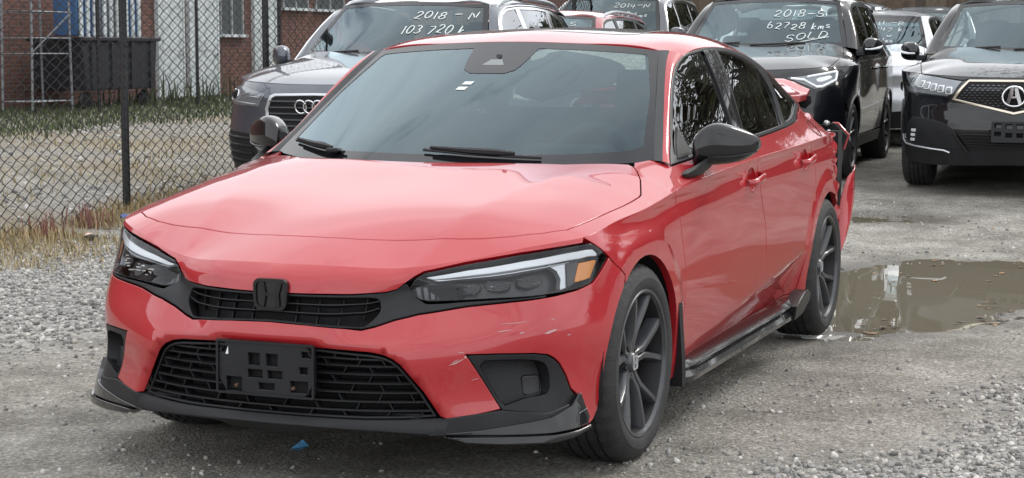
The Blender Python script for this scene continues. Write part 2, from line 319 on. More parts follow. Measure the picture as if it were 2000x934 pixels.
HERO = dict(
 plan=[(.872,0),(.862,.2),(.825,.394),(.735,.581),(.64,.705),(.53,.795),(.40,.852),(.2,.880),(-.1,.887),(-.6,.890),(-1.2,.892),(-1.8,.893),(-2.4,.897),(-2.735,.899),(-3.1,.889),(-3.4,.85),(-3.6,.75),(-3.70,.55),(-3.75,.25),(-3.76,0)],
 skin=[(.790,0,.693),(.817,0,.675),(.833,0,.645),(.838,0,.605),(.856,0,.535),(.872,0,.489),(.874,0,.43),(.868,0,.35),(.872,0,.28),(.885,0,.22),
  (.768,.2,.690),(.800,.2,.66),(.808,.2,.62),(.835,.2,.555),(.862,.2,.489),(.862,.2,.38),(.872,.2,.22),
  (.814,.289,.518),(.826,.394,.455),(.815,.42,.36),(.81,.43,.26),(.81,.44,.21),
  (.712,.352,.684),(.735,.365,.640),(.709,.395,.618),(.695,.43,.66),(.731,.431,.585),(.745,.434,.565),(.79,.434,.50),
  (.73,.581,.452),(.72,.586,.38),(.735,.57,.27),(.74,.575,.20),(.667,.661,.29),(.69,.56,.555),(.655,.57,.62),(.618,.565,.695),(.60,.555,.712),
  (.60,.705,.60),(.635,.708,.50),(.625,.71,.40),(.63,.72,.28),(.64,.73,.20),(.545,.70,.70),
  (.486,.794,.61),(.525,.80,.50),(.52,.80,.36),(.53,.81,.26),(.54,.82,.20),(.455,.785,.70),
  (.395,.838,.64),(.405,.853,.50),(.395,.85,.35),(.40,.85,.22),(.378,.832,.73)],
 flank=[(.2,[(.20,.862),(.35,.874),(.5,.880),(.65,.874),(.76,.858)]),
  (-.05,[(.20,.865),(.35,.877),(.5,.884),(.65,.880),(.75,.876),(.812,.868)]),
  (-.45,[(.2,.855),(.3,.866),(.42,.880),(.55,.888),(.7,.884),(.855,.881)]),
  (-1.0,[(.2,.855),(.3,.866),(.42,.880),(.55,.889),(.7,.888),(.885,.889)]),
  (-1.7,[(.2,.857),(.3,.868),(.42,.882),(.55,.890),(.7,.890),(.905,.892)]),
  (-2.3,[(.2,.862),(.3,.873),(.42,.886),(.55,.893),(.7,.894),(.917,.892)]),
  (-2.75,[(.2,.868),(.35,.882),(.5,.894),(.65,.897),(.78,.894),(.925,.884)]),
  (-3.15,[(.2,.855),(.35,.872),(.5,.882),(.65,.885),(.78,.878),(.925,.862)]),
  (-3.5,[(.2,.79),(.35,.80),(.5,.81),(.65,.81),(.78,.80),(.92,.785)])],
 shoulder=[(.790,0,.693),(.768,.2,.690),(.712,.352,.685),(.683,.43,.692),(.60,.555,.713),(.545,.68,.737),(.455,.785,.754),(.378,.832,.764),(.2,.86,.790),(-.05,.868,.813),(-.40,.880,.853),(-.7,.886,.871),(-1.2,.890,.893),(-1.8,.892,.907),(-2.39,.892,.918),(-2.75,.884,.925),(-3.15,.862,.925),(-3.5,.785,.92)],
 x_door=-.40, hood_lam=3e-3, side_lam=1.5e-3, asc=.5, skin_add=hero_skin_add, hood_add=hero_crease, skin_lam=1e-7,
 hood=[(.70,0,.732),(.63,0,.760),(.45,0,.812),(.25,0,.853),(0,0,.897),(-.22,0,.938),(-.40,0,.958),(-.25,.333,.945),(-.40,.35,.955),
  (.40,.45,.822),(.2,.5,.862),(-.12,.55,.912),(-.3,.6,.928),(.375,.745,.785),(.15,.74,.838),(-.1,.75,.874),(-.43,.714,.926),(-.42,.80,.905),(-.2,.80,.866),(-.55,.742,.937),(-.545,.79,.926)],
 side=[(-.55,.790,.926),(-.80,.818,.944),(-1.05,.833,.957),(-1.6,.842,.974),(-2.1,.832,.992),(-2.45,.806,1.004),(-2.75,.775,1.02),(-3.1,.72,1.03),
  (-.75,.735,1.067),(-.97,.680,1.222),(-1.08,.660,1.279),(-1.22,.662,1.313),(-1.45,.684,1.333),(-1.7,.708,1.325),(-1.9,.728,1.286),(-2.1,.736,1.246),(-2.35,.746,1.176),(-2.6,.759,1.102),(-2.72,.765,1.062),
  (-1.15,.768,1.10),(-1.5,.790,1.11),(-1.9,.792,1.12),(-1.4,.735,1.23)],
 screen=[(-.20,0,.90),(-.62,0,1.14),(-1.045,0,1.352),(-.26,.35,.91),(-.66,.33,1.135),(-1.062,.3,1.345),(-.535,.742,.937),(-.82,.662,1.135),(-1.106,.581,1.319)],
 roof=[(-1.045,0,1.352),(-1.062,.3,1.345),(-1.106,.581,1.319),(-1.25,0,1.39),(-1.5,0,1.408),(-1.9,0,1.41),(-2.3,0,1.372),(-1.5,.4,1.392),(-1.9,.4,1.395),(-2.3,.4,1.352),(-1.25,.45,1.367),(-2.8,0,1.23),(-2.8,.4,1.19),
  (-1.16,.657,1.299),(-1.22,.662,1.313),(-1.41,.68,1.332),(-1.694,.709,1.323),(-1.929,.727,1.286),(-2.11,.735,1.246),(-2.352,.746,1.176),(-2.601,.759,1.102),(-2.72,.766,1.062),(-1.5,.61,1.362),(-1.9,.62,1.348),(-2.3,.64,1.28)],
)
RED = mat('red_paint', (.37, .006, .013), .45, 0, 1.0, .25, dirt=.12)
RED.node_tree.nodes['Principled BSDF'].inputs['Coat IOR'].default_value = 1.56
BLK = mat('black_plastic', (.012, .0125, .0145), .42, spec=.30, bump=.25, bscale=420, noise=.25, nscale=8)
GRN = mat('grille_plastic', (.012, .012, .014), .38)
GLB = mat('gloss_black', (.006, .006, .0075), .25, 0, .85, spec=.15)
RUB = mat('tyre_rubber', (.022, .022, .023), .68, bump=.35, bscale=160, noise=.35, nscale=12)
RIM = mat('dark_alloy', (.060, .063, .070), .34, .35, .3, noise=.2, nscale=15)
DRK = mat('dark_cavity', (.006, .006, .007), .9)
CHR = mat('chrome', (.75, .76, .78), .12, 1)
SIL = mat('silver_plastic', (.55, .57, .60), .25, .6)
WSG = glass('screen_glass', (.42, .52, .50), 1.5, 1.65, refl=(.76, .93, 1.0))
SDG = glass('tinted_glass', (.05, .055, .055), 1.5, 1.9)
LNS = glass('lamp_lens', (.95, .96, .97), 1.45, .8)
FRT = mat('glass_border', (.010, .010, .012), .06, 0, 0, .48)
INT = mat('cabin_fabric', (.045, .046, .05), .8)
DSH = mat('dashboard_vinyl', (.045, .047, .05), .65)
AMB = mat('amber_lens', (.85, .28, .02), .15, 0, .5)
WHL = mat('white_light_guide', (.86, .89, .92), .22)
SCF = mat('bare_scuff', (.46, .30, .30), .7)
S = Shell(HERO); aX = S.a_at_x; W, H, G, SS, RR = S.W, S.H, S.G, S.S, S.R
car = empty('sedan', (0, 0, 0), 0, 'red four-door sedan with black wheels and torn-off rear bumper, parked in front', 'car')
AR = .348; ZC = .322
def kl(a0, a1, n=14, dz=0): a = np.linspace(a0, a1, n); return np.c_[a, S.zK(a)+dz]
def kxy(a0, a1, n=14): a = np.linspace(a0, a1, n); w = W(a, S.zK(a)); return w[:, :2]
def kxz(x0, x1, n=14): a = np.linspace(aX(x0), aX(x1), n); w = W(a, S.zK(a)); return w[:, [0, 2]]-[0, .0016]
def sym(p): p = np.asarray(p, float); return np.r_[p, (p*[-1, 1])[::-1]]             # (a,z) outline drawn from the middle, mirrored
def symy(p): p = np.asarray(p, float); return np.r_[p, (p*[1, -1])[::-1]]
def axz(l): return [(aX(x), z) for x, z in l]
def arch(cx, t0, t1, r=AR, n=18): t = np.radians(np.linspace(t0, t1, n)); return [(aX(cx)+r*math.cos(k), ZC+r*math.sin(k)) for k in t]   # angle 0 towards the tail
# --- hood, nose and wings
shut = [(.636,0),(.633,.07),(.616,.174),(.590,.264),(.564,.354),(.533,.475),(.512,.545),(.483,.620),(.434,.699),(.376,.756),(.325,.773),(.267,.786),(.18,.800),(.093,.810),(.01,.818),(-.075,.8228),(-.125,.8235),(-.155,.820),(-.18,.812),(-.29,.775),(-.368,.738),(-.405,.713)]
rear = [(-.418,.69),(-.36,.615),(-.275,.508),(-.222,.345),(-.21,.2),(-.205,0)]
panel('hood', H, symy(shut+rear), RED, car, step=.028, gap=.0032, depth=.02, edge=.003)
grt = [(0,.614),(.065,.614),(.25,.615),(.357,.621),(.392,.628),(.415,.643),(.450,.664),(.483,.6785),(.514,.6835),(.626,.7035),(.816,.7285),(1.0,.7455),(1.04,.7485)]
nose_lo = list(grt)+[(1.05,S.zK(1.05))]+[tuple(p) for p in kl(1.0, 0, 40)]
panel('bumper_nose', W, sym(nose_lo), RED, car, step=.02, gap=-.0006, edge=.0004, depth=.02)
nose_hi = [(x, y) for x, y in shut[:10]]+[(.384,.79)]+[tuple(p) for p in kxy(1.05, 0, 40)]
panel('bumper_nose', H, symy(nose_hi), RED, car, step=.022, gap=-.0006, edge=.0004, depth=.01)
aD = aX(-.357)
fen_hi = [(.376,.756)]+shut[10:]+[(-.45,.70),(-.57,.744),(-.555,.775),(-.530,.797),(-.505,.803),(-.435,.818),(-.394,.849)]+[tuple(p) for p in kxy(aD, 1.05, 30)]+[(.384,.79)]
def fen_push(X, n):
    w = sstep(-X[:, 0], .30, .40)*sstep(np.abs(X[:, 1]), .765, .80); Y = X.copy(); Y[:, 1] = X[:, 1]*(1-w)+w*S.Gf(X[:, 0], X[:, 2]); return Y
both('fender', H, fen_hi, RED, car, step=.022, gap=0, edge=.0005, depth=.01, push=fen_push)
fen_lo = [(1.052,S.zK(1.052))]+[tuple(p) for p in kl(1.08, aD, 30, .0024)]+axz([(-.362,.82),(-.40,.72),(-.448,.584),(-.456,.405),(-.454,.28),(-.45,.205)])+[(aX(-.345),.205)]+arch(0, -18, 126)+[(1.248,.632),(1.20,.662),(1.150,.698),(1.115,.722),(1.085,.742)]
both('fender', W, fen_lo, RED, car, step=.022, gap=.0008, edge=.0015, depth=.025)
# --- bumper cover
bump = [(0,.528),(.13,.525),(.24,.518),(.29,.513),(.33,.522),(.39,.541),(.467,.558),(.62,.578),(.75,.590),(.90,.601),(.99,.611),(1.06,.627),(1.09,.648),(1.150,.694),(1.20,.660),(1.246,.630)]+arch(0, 129, 178)+[(1.097,.29),(1.077,.238),(1.045,.214),(1.015,.207),(1.002,.225),(.985,.262),(.966,.306),(.945,.322),(.926,.366),(.901,.404),(.880,.422),(.857,.434),(.813,.441),(.708,.446),(.604,.447),(.655,.37),(.710,.282),(.64,.270),(.56,.261),(.541,.261),(.529,.263),(.48,.335),(.435,.388),(.411,.416),(.388,.433),(.36,.444),(.325,.450),(.15,.459),(0,.461)]
panel('bumper_cover', W, sym(bump), RED, car, step=.02, gap=.0006, edge=.002, depth=.03)
# scuffs on the left bumper corner
def scuff(pts, w):
    b = MB(); P = np.array(pts, float); n = len(P); t = np.gradient(P, axis=0); t /= np.linalg.norm(t, axis=1)[:, None]; q = np.c_[-t[:, 1], t[:, 0]]; ww = (w*np.sin(np.linspace(.25, math.pi-.1, n))*(.7+.6*RNG.random(n)))[:, None]
    A, B = P+q*ww, P-q*ww; A, B = W(A[:, 0], A[:, 1]), W(B[:, 0], B[:, 1]); nn = nrm_at(W, P[:, 0], P[:, 1]); nn *= np.sign((nn*(A-CEN)).sum()); b.grid(np.stack([A+nn*.0009, B+nn*.0009], 1)); b.build('scuff', SCF, car)
for p, w in (([(.845,.497),(.86,.500),(.873,.503),(.888,.506)], .0042), ([(.70,.508),(.72,.511),(.745,.514)], .0011), ([(.765,.503),(.78,.505)], .0018), ([(.71,.530),(.76,.532),(.80,.536)], .0008), ([(.555,.418),(.575,.424),(.598,.436)], .0022), ([(.562,.424),(.585,.435)], .0012), ([(.60,.437),(.605,.444)], .003), ([(.925,.485),(.94,.487)], .0016), ([(.87,.536),(.885,.537)], .0012), ([(.62,.37),(.645,.376)], .001), ([(.58,.455),(.60,.452)], .0012)):
    scuff(np.array([np.interp(np.linspace(0, 1, 7), np.linspace(0, 1, len(p)), np.array(p)[:, k]) for k in (0, 1)]).T, w)
# --- upper grille
go = [(0,.602),(.062,.602),(.25,.602),(.322,.6015),(.338,.595),(.344,.57),(.332,.553),(.308,.532),(.294,.5235),(.24,.5245),(.192,.5275),(.081,.533),(0,.534)]
frame_o = [(p[0], p[1]-.003) for p in grt[:6]]+[(.428,.640),(.440,.622),(.462,.604),(.490,.5895),(.547,.590),(.62,.594),(.75,.6005),(.87,.606),(.87,.6015),(.75,.592),(.62,.580),(.467,.560),(.39,.543),(.33,.524),(.29,.5155),(.24,.5205),(.13,.527),(0,.530)]
gr = panel('grille', W, sym(frame_o), BLK, car, step=.016, gap=.0005, edge=.004, depth=.03, lift=-.001, holes=[chaikin(sym(go), 1)])
def wpt(a, z, d=0):
    p = W(np.array([a]), np.array([z]))[0]; n = nrm_at(W, np.array([a]), np.array([z]))[0]; n = n*np.sign(n@(p-CEN)); return p+n*d
def wstrip(name, az, hw, d0, d1, m, parent, n=30, vert=False):
    """bar following the skin: hw half width, from depth d0 (inner) to d1 (outer)"""
    az = np.array(az, float); t = np.r_[0, np.cumsum(np.linalg.norm(np.diff(az, axis=0), axis=1))]; tt = np.linspace(0, t[-1], n); P = np.c_[np.interp(tt, t, az[:, 0]), np.interp(tt, t, az[:, 1])]
    tg = np.gradient(P, axis=0); tg /= np.linalg.norm(tg, axis=1)[:, None]; q = np.c_[-tg[:, 1], tg[:, 0]]
    nn = nrm_at(W, P[:, 0], P[:, 1]); c = W(P[:, 0], P[:, 1]); nn *= np.sign((nn*(c-CEN)).sum(1))[:, None]; R = []
    hw = np.broadcast_to(hw, (n,))[:, None]; e = .25
    for s_, d in ((1, d0), (1, d1-.003), (1-e, d1), (-1+e, d1), (-1, d1-.003), (-1, d0)):
        Q = P+q*hw*s_; R.append(W(Q[:, 0], Q[:, 1])+nn*d)
    R = np.stack(R, 1); b = MB(); F = [(i*6+j, i*6+(j+1) % 6, (i+1)*6+(j+1) % 6, (i+1)*6+j) for i in range(n-1) for j in range(6)]+[tuple(range(6)), tuple((n-1)*6+j for j in range(6))[::-1]]
    b.add(R.reshape(-1, 3), F); return b.build(name, m, parent, ang=50)
for z0, z1, aa in ((.584,.590,.338), (.560,.571,.338)):
    wstrip('slat', [(-aa,z1+.004),(-aa+.04,z0+.003),(-.2,z0),(0,z0),(.2,z0),(aa-.04,z0+.003),(aa,z1+.004)], .0018, -.030, -.005, BLK, gr)
for i in range(9):
    a_ = -.30+i*.075
    if abs(a_) < .05: continue
    wstrip('divider', [(a_*1.0,.601),(a_*.97,.5275 if abs(a_) < .27 else .55)], .0010, -.045, -.030, GRN, gr, n=6)
panel('backing', W, sym([(0,.61),(.36,.61),(.36,.51),(0,.52)]), DRK, gr, step=.05, lift=-.05, gap=0)
# badge with the letter H
def rrect(w, h, r, n=5, taper=0):
    p = []
    for cx, cy, a0 in ((w-r, h-r, 0), (-w+r, h-r, 90), (-w+r, -h+r, 180), (w-r, -h+r, 270)):
        for k in range(n+1): a = math.radians(a0+90*k/n); x, y = cx+r*math.cos(a), cy+r*math.sin(a); p.append((x*(1+taper*y/h), y))
    return np.array(p)
def hbadge(parent, f, w, h, t, ring, base, letter, mring, mletter):
    """f maps (u,v,depth) to 3-D; ring, plate and letter"""
    o, i_ = rrect(w, h, w*.40, taper=.05), rrect(w*.82, h*.79, w*.32, taper=.05); n = len(o); b = MB()
    V = [f(*p, 0) for p in o]+[f(*(p*.985), t) for p in o]+[f(*(p*1.015), t) for p in i_]+[f(*p, t*.3) for p in i_]
    b.add(V, [(k*n+j, k*n+(j+1) % n, (k+1)*n+(j+1) % n, (k+1)*n+j) for k in range(3) for j in range(n)]); b.build(ring, mring, parent)
    b = MB(); b.add([f(*p, t*.32) for p in i_], [tuple(range(n))]); b.build(base, mat('badge_well', (.004, .004, .005), .25) if letter == 'letter' else RIM, parent)
    b = MB(); W_, H_ = w*.84, h*.82
    for s_ in (-1, 1):
        poly = [(s_*W_*.80, H_*.95), (s_*W_*.46, H_*.95), (s_*W_*.30, .10*H_), (s_*W_*.30, -.10*H_), (s_*W_*.40, -H_*.95), (s_*W_*.68, -H_*.95), (s_*W_*.60, 0)]
        b.prism(poly, lambda x, y: f(x, y, t*.3), lambda x, y: f(x, y, t*.85))
    b.prism([(-W_*.3, .13*H_), (W_*.3, .13*H_), (W_*.3, -.12*H_), (-W_*.3, -.12*H_)], lambda x, y: f(x, y, t*.3), lambda x, y: f(x, y, t*.72)); b.build(letter, mletter, parent)
bd = empty('badge'); bd.parent = car
hbadge(bd, lambda u, v, d: np.array([.840+d-.05*v-.9*u*u, u, .607+v]), .057, .047, .010, 'ring', 'plate', 'letter', GLB, GLB)
mesh('mount', [(.80, .048*math.cos(t), .604+.040*math.sin(t)) for t in np.linspace(0, 6.2, 20)]+[(.840, .048*math.cos(t), .604+.040*math.sin(t)) for t in np.linspace(0, 6.2, 20)], [(i, (i+1) % 20, 20+(i+1) % 20, 20+i) for i in range(20)], GRN, bd)
# --- headlights
lens = np.array([(.432,.628),(.440,.613),(.455,.602),(.476,.595),(.500,.592),(.60,.594),(.721,.600),(.85,.6045),(.94,.608),(1.00,.613),(1.045,.622),(1.078,.640),(1.115,.672),(1.146,.697),(1.118,.722),(1.090,.741),(1.070,.748),(1.04,.7455),(1.0,.7425),(.816,.7255),(.626,.7005),(.514,.6805),(.483,.6755),(.455,.658)])
for mir in (False, True):
    hl = empty('headlight'); hl.parent = car
    panel('lens', W, lens, LNS, hl, step=.02, gap=.002, edge=.003, depth=.03, lift=-.001, mirror=mir)
    panel('housing', W, lens, mat('lamp_housing', (.012, .012, .014), .3), hl, step=.03, gap=.004, lift=-.055, depth=.004, edge=.001, mirror=mir)
    rim_o = offs(lens if area(lens) > 0 else lens[::-1], .0075)[0]; panel('bezel', W, lens, GLB, hl, step=.02, gap=.003, edge=.001, depth=.03, lift=-.004, holes=[rim_o], mirror=mir)
    bar_ = [(.490,.660),(.515,.6655),(.626,.686),(.816,.7095),(.985,.7225),(1.055,.7285),(1.082,.728),(1.097,.716),(1.10,.705),(1.06,.7065),(1.02,.702),(.985,.7005),(.816,.689),(.626,.668),(.515,.6535)]
    panel('light_bar', W, bar_, WHL, hl, step=.015, gap=0, edge=.003, depth=.02, lift=-.010, mirror=mir)
    panel('light_bar_lower', W, [(.515,.6505),(.626,.664),(.816,.6855),(.985,.697),(.985,.6935),(.816,.681),(.626,.660)], SIL, hl, step=.02, gap=0, edge=.002, depth=.02, lift=-.014, mirror=mir)
    panel('turn_signal', W, [(1.018,.690),(1.098,.694),(1.060,.641),(.990,.633)], AMB, hl, step=.02, gap=0, edge=.003, depth=.02, lift=-.012, mirror=mir)
    panel('reflector', W, [(.905,.695),(.965,.697),(.985,.69),(.965,.622),(.935,.617),(.945,.65),(.935,.675)], SIL, hl, step=.015, gap=0, edge=.002, depth=.02, lift=-.020, mirror=mir)
    panel('signal_housing', W, [(.972,.692),(1.02,.697),(.99,.63),(.962,.622)], GLB, hl, step=.02, gap=0, edge=.002, depth=.02, lift=-.014, mirror=mir)
    for k, (a0, a1) in enumerate(((.575,.66),(.675,.76),(.79,.885))):                       # three low-beam chambers
        z0 = .612+.010*k; z1 = .648+.014*k; b = MB()
        ch = panel('beam_chamber', W, chaikin([(a0,z0),(a1,z0+.004),(a1+.005,z1+.004),(a0-.004,z1)], 2), mat('chamber', (.02, .021, .023), .5, .2), hl, step=.02, gap=0, edge=.006, depth=.02, lift=-.034, mirror=mir)
        for q in range(10):
            aa, zz = a0+(a1-a0)*RNG.random(), z0+(z1-z0)*(.15+.7*RNG.random()); p = wpt(aa, zz, -.031); b.box(p*[1, -1 if mir else 1, 1], (.003, .006+.014*RNG.random(), .0034))
        b.build('facet', CHR, hl)['kind'] = 'stuff'
    for q in range(5):
        panel('fin', W, [(.458+.021*q,.606+.001*q),(.474+.021*q,.606+.001*q),(.468+.021*q,.630+.002*q),(.452+.021*q,.628+.002*q)], mat('lamp_fin', (.10, .105, .11), .25, .3), hl, step=.02, gap=.001, edge=.001, depth=.01, lift=-.024-.002*q, mirror=mir)
# --- lower grille: slats joined by short slanted webs
lgo = np.array([(0,.4575),(.15,.4555),(.325,.4465),(.36,.4405),(.386,.4295),(.409,.412),(.433,.3845),(.477,.332),(.525,.2605),(.44,.2555),(.3,.2525),(0,.2535)])
lg = empty('lower_grille'); lg.parent = car
both_edge = lambda z: np.interp(z, [.2605,.332,.3845,.412,.4295,.4405], [.522,.474,.430,.406,.383,.355])
panel('surround', W, sym(lgo), BLK, lg, step=.02, gap=.001, edge=.004, depth=.05, lift=-.006, holes=[offs(sym(lgo) if area(sym(lgo)) > 0 else sym(lgo)[::-1], .011)[0]])
panel('backing', W, sym(lgo), DRK, lg, step=.05, lift=-.07, gap=0)
zs = [.278, .303, .329, .355, .381, .406, .428]
for k, z in enumerate(zs):
    e = both_edge(z)-.006; sag = .0
    wstrip('slat', [(-e,z+.002),(-e*.5,z),(0,z),(e*.5,z),(e,z+.002)], .0030, -.05, -.008-.0012*k, BLK, lg, n=26)
for k, (z0, z1) in enumerate(zip([.258]+zs, zs+[.446])):
    e = both_edge((z0+z1)/2)-.03; n = 8; 
    for i in range(n+1):
        a_ = -e+2*e*i/n+(.035 if k % 2 else 0)
        if abs(a_) > e or (abs(a_) < .13 and z0 > .30): continue
        s_ = .014*(1 if (i+k) % 2 else -1); wstrip('web', [(a_,z0),(a_+s_,z1)], .0018, -.05, -.014, BLK, lg, n=4)
# --- front plate bracket
pb = empty('plate_bracket'); pb.parent = car
holes = [(-.148,.060,.022,.016),(.122,.058,.03,.016),(-.055,.045,.036,.034),(.005,.045,.036,.034),(-.056,-.004,.046,.022),(.010,-.004,.046,.022),(-.13,-.03,.05,.04),(.085,-.03,.055,.032),(-.02,-.042,.05,.018),(.115,.012,.024,.018)]
fp = lambda y, z: np.stack([.883-.012*(z-.39)-.10*y*y+0*y, y+0*z, z+0*y], -1)
panel('plate', fp, chaikin([(-.158,.467),(-.05,.469),(.05,.469),(.160,.467),(.160,.315),(.05,.313),(-.05,.313),(-.156,.315)], 1), BLK, pb, step=.02, gap=0, edge=.0035, depth=.018, holes=[[(y,.39+z),(y+w,.39+z),(y+w,.39+z-h),(y,.39+z-h)] for y, z, w, h in holes])
panel('back_plate', fp, [(-.15,.46),(.15,.46),(.15,.32),(-.15,.32)], DRK, pb, step=.05, lift=-.022, gap=0)
b = MB()
for y0, z0, y1, z1 in ((-.16,.468,.16,.468),(-.16,.314,.16,.314),(-.16,.314,-.16,.468),(.16,.314,.16,.468)):
    b.bar(fp(y0, z0)+[.003, 0, 0], fp(y1, z1)+[.003, 0, 0], .007, .006, (1, 0, 0))
b.build('rim', BLK, pb)
for y, z in ((-.095,.337),(.095,.340)):
    b = MB(); b.lathe([(0, .008), (.005, .007), (.0065, 0)], 10, 'x', fp(y, z)); b.build('screw', mat('rusty_screw', (.10, .055, .035), .7, .4), pb)
mesh('tear', [fp(-.133,.428)+[.0012, 0, 0], fp(-.123,.428)+[.0012, 0, 0], fp(-.124,.452)+[.0012, 0, 0]], [(0, 1, 2)], mat('white_scrap', (.75, .76, .78), .6), pb)
# --- fog recesses, lip and corner blades
fo = np.array([(.606,.4445),(.708,.4435),(.813,.4385),(.856,.4315),(.878,.4195),(.899,.402),(.924,.364),(.943,.320),(.962,.300),(.955,.262),(.85,.262),(.76,.272),(.712,.279),(.656,.369)])
fi = np.array([(.640,.425),(.72,.4255),(.80,.421),(.842,.412),(.858,.395),(.866,.365),(.864,.325),(.842,.315),(.79,.313),(.75,.300),(.715,.290),(.67,.37)])
for mir in (False, True):
    fg = empty('fog_surround'); fg.parent = car
    panel('bezel', W, fo, BLK, fg, step=.02, gap=.0005, edge=.003, depth=.02, lift=-.001, holes=[chaikin(fi, 1)], mirror=mir)
    # recess floor tilts inwards from the rim
    ci = chaikin(fi, 1); b = MB(); ring0 = np.array([wpt(a, z, -.002) for a, z in ci]); c0 = ci.mean(0); ci2 = c0+(ci-c0)*.93+[-.004, -.004]; ring1 = np.array([wpt(a, z, -.03-.028*sstep(z, .30, .42)) for a, z in ci2])
    b.grid(np.stack([ring0, ring1], 1)[list(range(len(ci)))+[0]]); m_ = len(ci); b.add(ring1, [tuple(range(m_))]); b.build('recess', BLK, fg, mirror=mir)
    panel('fog_cover', W, rrect(.031, .027, .010)+[.820,.343], GRN, fg, step=.02, gap=0, edge=.005, depth=.012, lift=-.034, mirror=mir)
lipo = [(0,.256),(.3,.255),(.44,.258),(.54,.2625),(.71,.280),(.76,.274),(.85,.265),(.94,.283),(.955,.296),(.945,.25),(.90,.215),(.84,.195),(.70,.195),(.60,.205),(.48,.214),(.36,.222),(.12,.228),(0,.228)]
panel('lip', W, sym(lipo), BLK, car, step=.02, gap=0, edge=.006, depth=.05, lift=.004)
bl = [[(.49,.217),(.65,.226),(.85,.250),(.925,.276),(.957,.308),(.968,.309),(.985,.262),(1.0,.232),(.985,.213),(.93,.206),(.85,.203),(.70,.206),(.58,.211)],
      [(.54,.209),(.70,.2045),(.85,.2015),(.93,.2045),(.99,.212),(.985,.200),(.91,.186),(.85,.178),(.70,.180),(.60,.188)]]
def blade_push(X, n): return X+n*(.012*sstep(X[:, 1], .45, .85))[:, None]
for mir in (False, True):
    bo = empty('corner_blade'); bo.parent = car
    panel('upper_blade', W, bl[0], GLB, bo, step=.015, gap=.0005, edge=.004, depth=.04, lift=.007, mirror=mir, push=blade_push)
    panel('lower_blade', W, bl[1], GLB, bo, step=.015, gap=.0005, edge=.004, depth=.05, lift=.017, mirror=mir, push=blade_push)
b = MB()
for i in range(9): b.box(wpt(.946+.0045*i, .250+.0012*i, .0225), (.0015, .002, .003))
b.build('blade_print', SIL, car)
